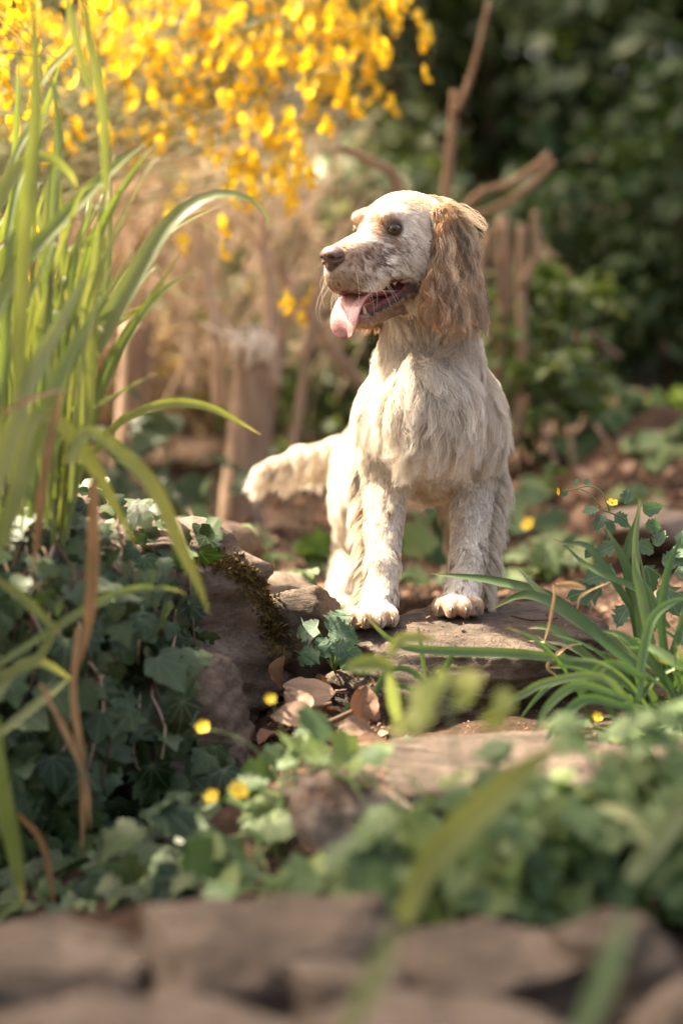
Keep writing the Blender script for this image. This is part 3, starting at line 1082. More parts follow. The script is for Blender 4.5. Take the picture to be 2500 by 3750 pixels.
def flow_len(P, Da):
    w = np.exp(-np.maximum(Da - Da.min(1, keepdims=True), 0) / .010)
    w /= w.sum(1, keepdims=True)
    fl = w @ np.array([p[4] for p in PR_]); ln = w @ np.array([p[5] for p in PR_])
    return fl, ln


HAIR_SCALE = 1.0
rsx = np.random.RandomState(77)
isear = dT == 'ear'
body_m = (dH > .5) & ~isear
P, Q = sample_surface(body_m, int(150000 * HAIR_SCALE), 3)
C, hy, tg, Da = coat(P, Q)
keep = hy > .5
P, Q, C, tg, Da = P[keep], Q[keep], C[keep], tg[keep], Da[keep]
fl, ln = flow_len(P, Da)
headm = np.isin(tg, ['skull', 'cheek', 'brow', 'muzzle', 'jaw', 'lip', 'throat', 'toe', 'paw'])
sw = np.stack([fbm(P * 22 + 1, 2), fbm(P * 22 + 8, 2), fbm(P * 22 + 21, 2)], -1)
longm = np.isin(tg, ['neck', 'chest', 'shoulder', 'torso', 'thigh', 'hind', 'foreleg'])
fl = fl + sw * (np.where(longm, .75, .2))[:, None]
tail_m = tg == 'tail'
a_ = headm
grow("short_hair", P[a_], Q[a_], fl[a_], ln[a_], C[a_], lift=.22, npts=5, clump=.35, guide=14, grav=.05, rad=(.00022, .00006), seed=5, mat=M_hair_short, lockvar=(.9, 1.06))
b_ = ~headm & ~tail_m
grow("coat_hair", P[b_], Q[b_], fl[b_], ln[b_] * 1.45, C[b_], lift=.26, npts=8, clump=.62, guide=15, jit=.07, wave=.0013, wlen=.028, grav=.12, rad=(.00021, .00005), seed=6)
# ruff on the chest: longer wavy locks
P, Q = sample_surface((dH > .5) & np.isin(dT, ['neck', 'chest', 'shoulder']) & (dN[:, 1] < .2), int(24000 * HAIR_SCALE), 13)
C, hy, tg, Da = coat(P, Q); fl, ln = flow_len(P, Da)
sw = np.stack([fbm(P * 16 + 1, 2), fbm(P * 16 + 8, 2), fbm(P * 16 + 21, 2)], -1)
zl_ = np.clip((P[:, 2] - .395) / .05, 0, 1) * np.clip((.50 - P[:, 2]) / .03, 0, 1)
grow("chest_ruff", P, Q, fl + sw * 1.1, ln * (1.6 + .9 * zl_) * np.where(P[:, 2] < .395, .55, 1), C, lift=.34, npts=10, clump=.74, guide=28, jit=.06, wave=.0034, wlen=.036, grav=.18, rad=(.00021, .00005), seed=14)
# feathering behind the forelegs, belly and thighs
fm = np.zeros(len(dV), bool)
pxv = pix(dV)
for (A_, B_), sx in (((L2, L4), -1), ((R2, R4), 1)):
    zt = (dV[:, 2] < A_[2] + .035) & (dV[:, 2] > B_[2] + .0)
    cx = np.interp(dV[:, 2], [B_[2], A_[2]], [B_[0], A_[0]]); cy = np.interp(dV[:, 2], [B_[2], A_[2]], [B_[1], A_[1]])
    side = (dV[:, 0] - cx) * sx + (dV[:, 1] - cy) * .7
    fm |= zt & np.isin(dT, ['foreleg', 'shoulder', 'paw']) & (side > .012)
P, Q = sample_surface(fm, int(9000 * HAIR_SCALE), 23)
C, hy, tg, Da = coat(P, Q)
sx = np.where(P[:, 0] > .09, 1.0, -1.0)
fl = np.stack([sx * .35, np.full(len(P), .35), np.full(len(P), -1.0)], -1)
grow("leg_feathering", P, Q, fl, np.full(len(P), .042), C, lift=.55, npts=8, clump=.8, guide=22, jit=.08, wave=.002, wlen=.03, grav=.15, seed=24)
P, Q = sample_surface(tail_m_v := (dT == 'tail'), int(9000 * HAIR_SCALE), 33)
C, hy, tg, Da = coat(P, Q)
tt_ = np.clip((P[:, 0] - TA[3][0]) / (TA[0][0] - TA[3][0]), 0, 1)
fl = np.stack([-1.15 + .8 * tt_, np.full(len(P), -.1), np.full(len(P), -.85)], -1)
grow("tail_hair", P, Q, fl, np.where(Q[:, 2] < .3, .048, .028) * rsx.uniform(.45, 1.15, len(P)), C, lift=.3, npts=9, clump=.85, guide=36, wave=.003, wlen=.045, grav=.3, seed=34)
P, Q = sample_surface((np.isin(dT, ['thigh', 'hind', 'torso'])) & (dN[:, 2] < .2), int(7000 * HAIR_SCALE), 43)
C, hy, tg, Da = coat(P, Q); fl, ln = flow_len(P, Da)
grow("thigh_feathering", P, Q, fl, ln * 1.7, C, lift=.4, npts=7, clump=.8, guide=40, wave=.002, wlen=.03, grav=.2, seed=44)

# ears: long wavy hair
P, Q = sample_surface(isear, int(20000 * HAIR_SCALE), 53)
h = head_uv(P)
C, hy, tg, Da = coat(P, Q)
down_ear = np.clip((.03 - h[:, 2]) / .12, 0, 1)
fl = np.tile(-hu, (len(P), 1)) + (hf * 1.0)[None] * (np.clip(h[:, 0:1] + .012, -.04, .045) * 6.0) + hl[None] * .12 * np.sign(h[:, 1:2])
ln_e = np.clip(h[:, 2] + .112, .020, .080)
tan = TAN * 1.0; pale = np.array([.64, .49, .35])
mixf = np.clip((h[:, 0] + .020) / .04 + 1.3 * fbm(P * 55, 2), 0, 1)[:, None]
C = pale * (1 - mixf) + tan * mixf
C = C * (1 + .7 * np.clip(fbm(P * 130 + 4, 2), -.6, .7))[:, None]
grow("ear_hair", P, Q, fl, ln_e, C, lift=.12, npts=16, clump=.80, guide=60, wave=.0058, wlen=.046, grav=.16, free=.8, lockvar=(.42, 1.5), rad=(.00026, .00008), seed=54, jit=.04)
P, Q = sample_surface(isear & (head_uv(dV)[:, 2] > -.035), 5000, 56)
C, hy, tg, Da = coat(P, Q)
grow("ear_top_hair", P, Q, np.tile(-hu - hf * .3, (len(P), 1)), np.full(len(P), .016), C * rsx.uniform(.8, 1.4, (len(P), 1)), lift=.3, npts=6, clump=.5, guide=20, grav=.2, seed=57)
# pale wavy hair behind and above the ear
bm_ = (dH > .5) & np.isin(dT, ['skull', 'neck', 'ear', 'cheek'])
hv = head_uv(dV)
bm_ &= (hv[:, 0] < -.030) & (hv[:, 2] > -.09) & (hv[:, 1] > -.01)
P, Q = sample_surface(bm_, int(2600 * HAIR_SCALE), 63)
C = np.tile([.70, .57, .43], (len(P), 1))
fl = np.tile(-hu - hf * .35 + hl * .15, (len(P), 1))
grow("nape_hair", P, Q, fl, np.full(len(P), .045), C, lift=.5, npts=10, clump=.85, guide=45, wave=.004, wlen=.03, grav=.12, rad=(.00028, .00008), seed=64)
# whiskers
rs = np.random.RandomState(3)
wp, wq = [], []
for s in (1, -1):
    for k in range(9):
        f_, u_ = rs.uniform(.075, .118), rs.uniform(-.058, -.038)
        p0 = H(f_, s * .03, u_)
        wp.append(p0); wq.append(hl * s * .8 + hf * .4 - hu * .2)
P = np.array(wp); Q = nrm(np.array(wq))
P = P - Q * .012
grow("whisker", P, Q, np.tile(-hf * .3 - hu * .5, (len(P), 1)), np.full(len(P), .045), np.tile([.8, .74, .62], (len(P), 1)), lift=1.6, npts=7, clump=0, guide=1, grav=.2, rad=(.00022, .00008), seed=65)

# ---- eyes
m, nt, o = new_mat("dog_eye")
tc = N(nt, "ShaderNodeTexCoord")
gd = N(nt, "ShaderNodeVectorMath", _operation='LENGTH')
sep = N(nt, "ShaderNodeSeparateXYZ"); L(nt, tc.outputs['Object'], sep.inputs[0])
cmb = N(nt, "ShaderNodeCombineXYZ"); L(nt, sep.outputs[0], cmb.inputs[0]); L(nt, sep.outputs[1], cmb.inputs[1])
L(nt, cmb.outputs[0], gd.inputs[0])
sc_ = N(nt, "ShaderNodeMath", _operation='MULTIPLY'); sc_.inputs[1].default_value = 1 / .0098
L(nt, gd.outputs[1], sc_.inputs[0])
rr = ramp(nt, [(0.0, (.004, .003, .003)), (.30, (.004, .003, .003)), (.36, (.10, .05, .02)), (.58, (.15, .078, .03)), (.68, (.02, .012, .008)), (.76, (.05, .03, .022))], sc_.outputs[0])
b = N(nt, "ShaderNodeBsdfPrincipled", Roughness=0.25)
b.inputs['Coat Weight'].default_value = 1.0; b.inputs['Coat Roughness'].default_value = 0.02
L(nt, rr.outputs[0], b.inputs['Base Color']); L(nt, b.outputs[0], o.inputs[0])
M_eye = m
M_lid = plain_mat("dark_skin", (.05, .03, .023), (.10, .062, .046), .45, 300, .3)
sV, sF = ICO[4]
for s in (1, -1):
    ax = nrm(hf * .66 + hl * s * .72 + hu * .08)
    c_ = EYE[s] - ax * .0035
    xax = nrm(np.cross(hu, ax)); yax = np.cross(ax, xax)
    Rm = np.stack([xax, yax, ax], 1)
    look = nrm(hf * .62 + hl * s * .70 - np.array([0, .25, 0]) * (1 if s == 1 else 0))
    lx = nrm(np.cross(hu, look)); ly = np.cross(look, lx)
    Re = np.stack([lx, ly, look], 1)
    eo = bpy.data.objects.new("eye", mesh_data("eye", sV * .0098, sF))
    eo.data.materials.append(M_eye)
    COL.objects.link(eo); eo.parent = dog
    eo.matrix_local = Matrix.Translation(Vector(c_ - base_d)) @ Matrix([list(r) for r in Re]).to_4x4()
    _wloc[eo.name] = c_
    # lids: a spherical shell with an almond opening
    nA, nR = 40, 7
    Vv = []
    for j in range(nR):
        t = j / (nR - 1)
        for i in range(nA):
            a = 2 * math.pi * i / nA
            ca, sa = math.cos(a), math.sin(a)
            ox = .0088 * ca; oy = (.0042 if sa > 0 else .0038) * sa * (1 - .25 * abs(ca) ** 3) - .0012 * ca * (-s)
            r0 = math.hypot(ox, oy)
            ang0 = math.asin(min(r0 / .0103, .98)); ang = ang0 + (1.45 - ang0) * t
            rad_ = .0104 + .0008 * math.exp(-((t - .12) / .12) ** 2)
            Vv.append(c_ + Rm @ np.array([math.sin(ang) * ox / r0 * rad_, math.sin(ang) * oy / r0 * rad_, math.cos(ang) * rad_]))
    Ff = [(j * nA + i, j * nA + (i + 1) % nA, (j + 1) * nA + (i + 1) % nA, (j + 1) * nA + i) for j in range(nR - 1) for i in range(nA)]
    obj("eyelid", Vv, Ff, M_lid, dog)

# ---- nose
NP = []
def ne(c, r, k): NP.append(('e', (np.asarray(c), np.asarray(r, float), HM), k))
ne(H(.1265, 0, -.0255), (.0130, .0165, .0115), .004)
ne(H(.1250, .0095, -.0295), (.0100, .0085, .0090), .004)
ne(H(.1250, -.0095, -.0295), (.0100, .0085, .0090), .004)
ne(H(.1270, 0, -.0385), (.0085, .0062, .0085), .004)
g = .0009
ctr = H(.126, 0, -.03)
xs_ = np.arange(ctr[0] - .03, ctr[0] + .03, g); ys_ = np.arange(ctr[1] - .03, ctr[1] + .03, g); zs_ = np.arange(ctr[2] - .025, ctr[2] + .025, g)
Dn = grid_field(NP, xs_, ys_, zs_, .02)
XX = np.stack(np.meshgrid(xs_, ys_, zs_, indexing='ij'), -1)
for s in (1, -1):
    hole = prim_d(('e', (H(.1365, s * .0082, -.0300), np.array([.0062, .0042, .0034]), HM), 0), XX)
    slit = prim_d(('c', (H(.134, s * .0105, -.0315), H(.1270, s * .0185, -.0300), .0022, .0016), 0), XX)
    for q in (hole, slit): Dn = -smin(-Dn, q, .0015)
groove = prim_d(('c', (H(.1395, 0, -.0270), H(.1370, 0, -.0440), .0009, .0009), 0), XX)
Dn = -smin(-Dn, groove, .0012)
nV, nF = surface_nets(xs_, ys_, zs_, Dn)
M_nose = plain_mat("dog_nose", (.10, .052, .042), (.16, .088, .070), .36, 420, .5, .5)
obj("nose", nV, nF, M_nose, dog)

# ---- tongue
path = bez([H(.016, .0, -.074), H(.045, .001, -.0745), H(.075, .001, -.0750), H(.094, .002, -.0830), H(.1050, .002, -.101), H(.107, .001, -.118), H(.104, .0, -.1290)], 26)
Tn = nrm(np.gradient(path, axis=0))
Vv, Ff = [], []
nc = 16
for i, p in enumerate(path):
    t = i / (len(path) - 1)
    w_ = .0175 + .0075 * math.sin(min(t / .75, 1) * math.pi / 2)
    if t > .80: w_ *= math.sqrt(max(1 - ((t - .80) / .2005) ** 2, 0.0))
    nn_ = nrm(np.cross(hl, Tn[i]));
    nn_ = nn_ if nn_ @ (hu + hf) > 0 else -nn_
    for k in range(nc):
        a = 2 * math.pi * k / nc
        x_ = math.cos(a); y_ = math.sin(a)
        th = .0032 if t < .8 else .0032 * max(w_ / .0215, .25)
        cup = .0042 * (x_ * x_) - (.0035 * math.exp(-(x_ / .18) ** 2) if y_ > 0 else 0)
        Vv.append(p + hl * (x_ * w_) + nn_ * (y_ * th + cup))
for i in range(len(path) - 1):
    for k in range(nc):
        k2 = (k + 1) % nc
        Ff.append((i * nc + k, i * nc + k2, (i + 1) * nc + k2, (i + 1) * nc + k))
Ff.append(tuple(range(nc))[::-1])
Ff.append(tuple((len(path) - 1) * nc + k for k in range(nc)))
M_tongue = plain_mat("tongue", (.50, .235, .215), (.62, .33, .31), .38, 420, .6, .5, coat=.35, sss=.2)
obj("tongue", Vv, Ff, M_tongue, dog)

# ---- claws
M_claw = plain_mat("claw", (.05, .035, .025), (.12, .085, .06), .4, 200, .1)
for P0, tw in ((PL, -0.004), (PR, -0.004)):
    for dx, dy in ((-.0225, -.012), (-.0085, -.026), (.0085, -.026), (.0225, -.012)):
        c0 = P0 + [tw + dx * 1.05, dy - .0165, .0115]
        V_, F_ = tube(bez([c0, c0 + [dx * .08, -.006, -.002], c0 + [dx * .1, -.010, -.0085]], 6), [.0026, .0025, .0022, .0018, .0012, .0005], 7)
        obj("claw", V_, F_, M_claw, dog)

# ---- teeth
M_tooth = plain_mat("tooth", (.72, .62, .42), (.8, .72, .55), .3, 60, .05)


def tooth(p, d, hgt, r):
    path_ = [np.asarray(p) + nrm(d) * hgt * t for t in (0, .35, .7, 1)]
    V_, F_ = tube(path_, [r, r * .95, r * .6, r * .12], 8)
    obj("tooth", V_, F_, M_tooth, dog)


for s in (1, -1):
    for f_, u_, h_, r_ in ((.046, -.083, .009, .0036), (.037, -.079, .010, .0042), (.056, -.0875, .007, .003), (.064, -.091, .006, .0026)):
        tooth(H(f_, s * (.0255 - (f_ - .037) * .45), u_ - .003), hu - hl * s * .1, h_, r_)
    for f_, u_, h_, r_ in ((.045, -.057, .009, .0040), (.033, -.053, .009, .0042)):
        tooth(H(f_, s * .026, u_ + .002), -hu, h_, r_)
    tooth(H(.107, s * .0125, -.056), -hu + hf * .1, .013, .0027)
    tooth(H(.083, s * .011, -.099), hu + hf * .2, .011, .0025)
# ------------------------------------------------------------------ leaf and petal shapes
RND = random.Random(11)
NR = np.random.RandomState(12)


def leaf_mesh(name, half, fold=.25, droop=.25, cup=0.0, wob=0.0, seed=0, mat=None):
    """leaf from the outline of one half; base at the origin, tip towards +Y, upper face +Z"""
    rs = np.random.RandomState(seed)
    half = np.asarray(half, float)
    n = len(half)
    ymid = np.linspace(0, half[-1, 1], n)
    V, F = [], []
    for i in range(n): V.append((0, ymid[i], 0))
    for sx in (1, -1):
        o0 = len(V)
        for i in range(1, n - 1): V.append((sx * half[i, 0] * (1 + wob * rs.normal() * .3), half[i, 1] + wob * rs.normal() * .05, 0))
        def I(i): return 0 if i == 0 else (n - 1 if i == n - 1 else o0 + i - 1)
        for i in range(n - 1):
            f = [i, I(i), I(i + 1), i + 1]
            g = []
            for q in f:
                if q not in g: g.append(q)
            if len(g) >= 3: F.append(g if sx < 0 else g[::-1])
    V = np.array(V, float)
    x, y = V[:, 0].copy(), V[:, 1].copy()
    V[:, 2] = np.abs(x) * fold - droop * y * y + cup * x * x + wob * .10 * perlin(np.stack([x * 3.1, y * 3.1, x * 0 + seed * 1.37], -1))
    me = mesh_data(name, V, F)
    if mat: me.materials.append(mat)
    return me


IVY = [(0, 0), (.20, -.12), (.44, -.04), (.60, .12), (.47, .24), (.42, .33), (.62, .52), (.40, .56), (.25, .70), (.10, .92), (0, 1.0)]
IVY2 = [(0, 0), (.26, -.10), (.46, .06), (.50, .26), (.42, .36), (.46, .50), (.30, .62), (.16, .84), (0, .98)]
OVATE = [(0, 0), (.14, .08), (.28, .26), (.32, .45), (.26, .68), (.13, .88), (0, 1.0)]
LANCE = [(0, 0), (.09, .12), (.16, .34), (.15, .58), (.08, .82), (0, 1.0)]
LOBED = [(0, 0), (.22, -.05), (.45, .0), (.54, .12), (.43, .22), (.60, .33), (.63, .47), (.45, .50), (.53, .66), (.44, .80), (.28, .74), (.24, .92), (.10, 1.02), (0, .97)]
SCALLOP = [(0, .02), (.18, -.10), (.36, -.10), (.40, -.02), (.52, .04), (.52, .13), (.62, .22), (.58, .31), (.66, .42), (.58, .49), (.61, .61), (.50, .66), (.49, .78), (.37, .80), (.33, .91), (.22, .90), (.13, .99), (0, .97)]
BEECH = [(0, 0), (.13, .05), (.25, .16), (.33, .30), (.36, .44), (.34, .58), (.27, .74), (.16, .88), (.06, .97), (0, 1.02)]

IVY_ME = [leaf_mesh("ivy_leaf", IVY if k % 3 else IVY2, fold=.12 + .05 * (k % 2), droop=.16 + .08 * (k % 3), wob=.35, seed=k, mat=M_ivy) for k in range(6)]
HERB_ME = [leaf_mesh("herb_leaf", LOBED, fold=.12, droop=.25 + .1 * (k % 3), wob=.6, seed=k + 20, mat=M_herb) for k in range(5)]
GEUM_ME = [leaf_mesh("crinkled_leaf", SCALLOP, fold=.16, droop=.22 + .12 * (k % 3), wob=.8, seed=k + 40, mat=M_geum) for k in range(4)]
SHRUB_ME = [leaf_mesh("shrub_leaf", OVATE, fold=.2, droop=.2, wob=.4, seed=k + 60, mat=M_herb) for k in range(3)]


def rvec(s=1.0): return NR.normal(size=3) * s


def solid_stem(name, path, r0, r1, mat, parent, sides=6):
    V, F = tube(path, np.linspace(r0, r1, len(path)), sides)
    return obj(name, V, F, mat, parent)


def blade(parent, pts, w, mat, n=16, fold=.35, hint=None, twist=0.0, dry=0.0, name="blade", profile=None):
    """long strap leaf along control points (world), w = full width in metres"""
    P = bez(pts, n)
    T = nrm(np.gradient(P, axis=0))
    s = np.linspace(0, 1, n)
    if profile is None:
        prof = np.clip(.60 + .40 * np.sin(np.clip(s / .45, 0, 1) * math.pi / 2), 0, 1) * np.where(s > .5, np.clip(1 - ((s - .5) / .5) ** 2.2, 0, 1), 1)
    else: prof = profile(s)
    hint = np.array([0, -1.0, .35]) if hint is None else np.asarray(hint, float)
    V, UV = [], []
    for i in range(n):
        side = nrm(np.cross(T[i], hint)); nn_ = np.cross(side, T[i])
        a = twist * (s[i] - .3)
        side, nn_ = side * math.cos(a) + nn_ * math.sin(a), nn_ * math.cos(a) - side * math.sin(a)
        h = .5 * w * max(prof[i], .015)
        V += [P[i] - side * h + nn_ * h * fold, P[i] - side * h * .5 + nn_ * h * fold * .35, P[i], P[i] + side * h * .5 + nn_ * h * fold * .35, P[i] + side * h + nn_ * h * fold]
        UV += [(k / 4, s[i], dry) for k in range(5)]
    F = [(i * 5 + k, i * 5 + k + 1, i * 5 + 6 + k, i * 5 + 5 + k) for i in range(n - 1) for k in range(4)]
    o = obj(name, V, F, mat, parent)
    color_attr(o.data, "blade_uv", np.array(UV))
    return o


def shoot(base, az, lean, length, arch, n=5):
    """control points of an arching blade from its base"""
    d = np.array([math.cos(az), math.sin(az), 0])
    pts = []
    for t in np.linspace(0, 1, n):
        pts.append(np.asarray(base) + d * length * (lean * t + arch * t * t * .55) + np.array([0, 0, 1.0]) * length * (t * (1 - .35 * lean) - arch * .62 * t ** 2.4))
    return pts


# ------------------------------------------------------------------ ivy on the boulder
LEFT_TREES = TREES[1:]
ivy_loc = drop(-.30, 2.72)[0]
ivy = thing("ivy_plant", ivy_loc, "dark green ivy trailing down the left boulder into the shaded hollow", "ivy", None)
POLY = np.array([(-60, 1860), (180, 1800), (380, 1730), (640, 1740), (800, 1800), (800, 1960), (700, 2060), (760, 2220), (740, 2420), (700, 2560), (760, 2700), (840, 2760), (830, 2900), (760, 3000), (840, 3090), (780, 3250), (560, 3290), (300, 3330), (-60, 3360)], float)


def inside(poly, x, y):
    c = False
    n = len(poly)
    for i in range(n):
        x1, y1 = poly[i]; x2, y2 = poly[(i + 1) % n]
        if (y1 > y) != (y2 > y) and x < (x2 - x1) * (y - y1) / (y2 - y1) + x1: c = not c
    return c


def leaf_on(px, py, off, size, mes, parent, name="leaf", up=.35, face=.55, yover=None, trees=None, tipdown=1.0):
    if yover is None:
        p, n = seen(px, py, trees)
        if p is None or p[1] < 2.25: return None
    else:
        p, n = at(px, py, yover), np.array([0, -.7, .7])
    p = p + n * off * .6 + np.array([0, -1, .15]) * off * .6
    nn_ = nrm(n * .8 + np.array([0, -face, up]) + rvec(.6))
    ax = nrm(np.array([NR.normal() * .6, -.35, -tipdown]) + rvec(.3))
    return inst(name, RND.choice(mes), frame_mat(p, nn_, ax, size), parent)


cnt = 0
placed = []
tries = 0
while cnt < 298 and tries < 6000:
    tries += 1
    x, y = NR.uniform(-60, 860), NR.uniform(1730, 3350)
    if not inside(POLY, x, y): continue
    if 480 < x and y > 2450 and y < 3000 and NR.rand() < .55: continue
    if any((x - a) ** 2 + (y - b) ** 2 < 27 ** 2 for a, b in placed): continue
    big = 1.0 + .35 * (y > 2350) - .15 * (y < 1950)
    sz = NR.uniform(.019, .034) * big
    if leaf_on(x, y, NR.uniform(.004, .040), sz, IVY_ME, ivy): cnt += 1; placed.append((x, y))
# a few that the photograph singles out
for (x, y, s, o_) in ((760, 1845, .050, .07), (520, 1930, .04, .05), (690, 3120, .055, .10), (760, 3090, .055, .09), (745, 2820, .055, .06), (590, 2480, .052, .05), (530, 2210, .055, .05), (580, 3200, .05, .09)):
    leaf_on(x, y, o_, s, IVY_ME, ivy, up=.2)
# runners of the ivy
for k in range(22):
    x0, y0 = NR.uniform(0, 700), NR.uniform(1850, 2500)
    pts = []
    x, y = x0, y0
    for j in range(6):
        p, n = seen(np.clip(x, -40, 800), y)
        if p is None or p[1] < 2.25: break
        pts.append(p + n * NR.uniform(.006, .02)); x += NR.uniform(-60, 70); y += NR.uniform(50, 170)
    if len(pts) > 3: solid_stem("runner", bez(pts, 14), .0022, .0012, M_bark_dark if k % 3 else M_twig, ivy, 5)
# the mass of older, deeper leaves
j = Join()
for k in range(900):
    x, y = NR.uniform(-160, 840), NR.uniform(1740, 3380)
    if x > 0 and not inside(POLY, x, y): continue
    p, n = seen(x, y)
    if p is None or p[1] < 2.25: continue
    me = IVY_ME[k % 6]
    V = np.empty(len(me.vertices) * 3, np.float32); me.vertices.foreach_get("co", V)
    V = V.reshape(-1, 3)
    M = np.array(frame_mat(p + n * NR.uniform(-.002, .006), nrm(n + rvec(.4) + [0, -.3, .2]), nrm([NR.normal() * .6, -.2, -1]), NR.uniform(.018, .036)))
    j.add(V @ M[:3, :3].T + M[:3, 3], [tuple(f.vertices) for f in me.polygons])
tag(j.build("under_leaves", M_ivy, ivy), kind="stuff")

# ------------------------------------------------------------------ the tall strap-leaved plant at the left
iris_base = drop(-.40, 2.80)[0]
iris = thing("iris_plant", iris_base, "tall clump of long sunlit strap leaves at the left edge", "plant")


def pb(pts, d0, d1, w, mat=M_blade, parent=None, **kw):
    """blade whose control points the photograph shows at pixels pts, distance from d0 at the base to d1 at the tip; w in pixels"""
    n = len(pts)
    P = [at(x, y, d0 + (d1 - d0) * i / (n - 1)) for i, (x, y) in enumerate(pts)]
    kw.setdefault('fold', .25)
    return blade(parent or iris, P, (.98 if parent is None and mat is M_blade else 1.1) * w * sc((d0 + d1) / 2), mat, **kw)


pb([(120, 1950), (230, 1500), (480, 1040), (620, 820), (760, 720), (900, 720), (985, 800), (985, 845)], 2.70, 2.74, 78, twist=.5, n=26)
pb([(60, 1900), (150, 1500), (380, 1170), (560, 900), (700, 800), (850, 735)], 2.72, 2.80, 34, twist=.3, n=20, dry=.6)
pb([(-60, 1260), (60, 1000), (250, 780), (420, 610), (540, 520)], 2.55, 2.72, 58, n=20, dry=.3)
pb([(110, 1900), (150, 1300), (190, 900), (215, 500), (200, 330), (150, 190)], 2.66, 2.70, 42, n=20)
pb([(60, 1700), (90, 900), (130, 450), (130, 150), (110, -90)], 2.50, 2.52, 55, n=18)
pb([(-30, 820), (40, 660), (100, 590), (180, 580), (260, 640), (285, 690)], 2.58, 2.62, 52, n=18, dry=.4)
pb([(40, 2000), (120, 1500), (150, 1100), (170, 800), (185, 590)], 2.74, 2.78, 44, n=18)
pb([(200, 1900), (330, 1300), (370, 900), (390, 700), (420, 560)], 2.72, 2.84, 46, n=18, dry=.5)
pb([(180, 1900), (340, 1350), (395, 1000), (410, 650)], 2.74, 2.84, 34, n=16)
pb([(150, 1900), (230, 1300), (300, 900), (340, 680)], 2.78, 2.86, 34, n=16)
pb([(170, 1900), (240, 1400), (330, 1060), (480, 760)], 2.68, 2.74, 40, n=18, dry=.5)
pb([(210, 2000), (330, 1500), (440, 1250), (560, 1080), (675, 905)], 2.70, 2.76, 30, n=18, dry=.6)
pb([(230, 2000), (350, 1500), (470, 1230), (600, 1060), (755, 975)], 2.68, 2.76, 34, n=18, dry=.5)
pb([(290, 1700), (320, 1400), (330, 1150), (370, 800)], 2.66, 2.66, 70, n=16)
pb([(-40, 1900), (90, 1450), (240, 1150), (330, 980)], 2.48, 2.52, 66, n=16)
pb([(-60, 2150), (120, 1650), (230, 1350), (380, 1080)], 2.46, 2.52, 70, n=18)
pb([(20, 2000), (110, 1560), (190, 1530), (300, 1640), (420, 1850), (500, 2000)], 2.45, 2.52, 60, n=20)
pb([(250, 1700), (320, 1580), (420, 1640), (560, 1780), (660, 2000), (730, 2150), (770, 2260)], 2.46, 2.50, 58, n=22)
pb([(300, 1720), (430, 1555), (600, 1480), (760, 1490), (880, 1550), (960, 1595)], 2.74, 2.80, 36, n=20, dry=1.0)
pb([(-40, 1700), (20, 1300), (30, 1000), (50, 850), (120, 900), (190, 1060)], 2.6, 2.66, 34, n=18)
pb([(0, 700), (70, 540), (130, 450), (190, 415)], 2.7, 2.76, 24, n=12)
pb([(20, 900), (60, 700), (110, 560)], 2.7, 2.76, 24, n=12)
pb([(330, 330), (280, 150), (250, 0), (230, -80)], 2.6, 2.6, 30, n=12)
pb([(390, 700), (380, 420), (340, 200), (290, -60)], 2.55, 2.55, 42, n=14)
pb([(140, 330), (190, 250), (260, 180), (310, 120)], 2.6, 2.7, 24, n=12)
pb([(-40, 2600), (60, 2450), (160, 2430), (280, 2500)], 2.5, 2.55, 40, n=14, dry=.5)
pb([(-20, 2120), (60, 2170), (150, 2250), (230, 2330)], 2.5, 2.5, 40, n=12, dry=1)
pb([(-30, 2450), (300, 2240), (480, 2160), (640, 2160), (680, 2180)], 2.5, 2.6, 32, n=16, dry=.8)
pb([(-20, 2620), (0, 2850), (50, 3100), (90, 3320)], 2.4, 2.42, 70, n=14, dry=1)
pb([(-40, 2720), (110, 2600), (260, 2480)], 2.45, 2.55, 36, n=12)
pb([(-60, 2480), (120, 2430), (200, 2310), (250, 2290)], 2.5, 2.55, 36, n=12)
for k in range(30):
    az = NR.uniform(-.9, .75) if k % 3 else NR.uniform(0, 6.28)
    b0 = iris_base + np.array([NR.normal() * .045 - .035, NR.normal() * .06, 0])
    b0[2] = drop(b0[0], b0[1])[0][2] - .01
    ln = NR.uniform(.32, .62)
    blade(iris, shoot(b0, az if k % 2 else az + 2.6, NR.uniform(.02, .25), ln, NR.uniform(.05, .42)), NR.uniform(.011, .020), M_blade, n=16, twist=NR.uniform(-1, 1), hint=[NR.normal() * .5, -1, .3], dry=float(NR.rand() < .4))
for pts, w in (([(225, 1450), (170, 1700), (140, 1900), (120, 2120)], 34), ([(350, 1750), (345, 1950), (330, 2200), (290, 2450)], 44), ([(290, 2300), (270, 2550), (300, 2800), (300, 3150)], 26),
               ([(150, 2500), (250, 2700), (310, 2850), (330, 3050)], 22), ([(70, 2980), (160, 3100), (200, 3350)], 22), ([(0, 1520), (80, 1480), (190, 1440), (310, 1435)], 20)):
    pb(pts, 2.46, 2.50, w, mat=M_dry_blade, n=14, fold=.7, twist=1.2, name="dry_blade")

for k in range(72):
    # thin pale blades that fan out of the clump
    bx, by = NR.uniform(-40, 260), NR.uniform(1800, 2000)
    tx, ty = bx + NR.normal() * 160 + NR.uniform(-40, 330), NR.uniform(560, 1500)
    d0 = NR.uniform(2.60, 2.82)
    mx, my = bx + (tx - bx) * .28, by + (ty - by) * .58
    tip = (tx + NR.uniform(0, 90), ty + NR.uniform(0, 160) * (NR.rand() < .5))
    pb([(bx, by), (mx, my), (tx, ty), tip], d0, d0 + NR.uniform(-.05, .10), NR.uniform(12, 27), n=18, twist=NR.uniform(-1, 1), dry=float(NR.rand() < .5))

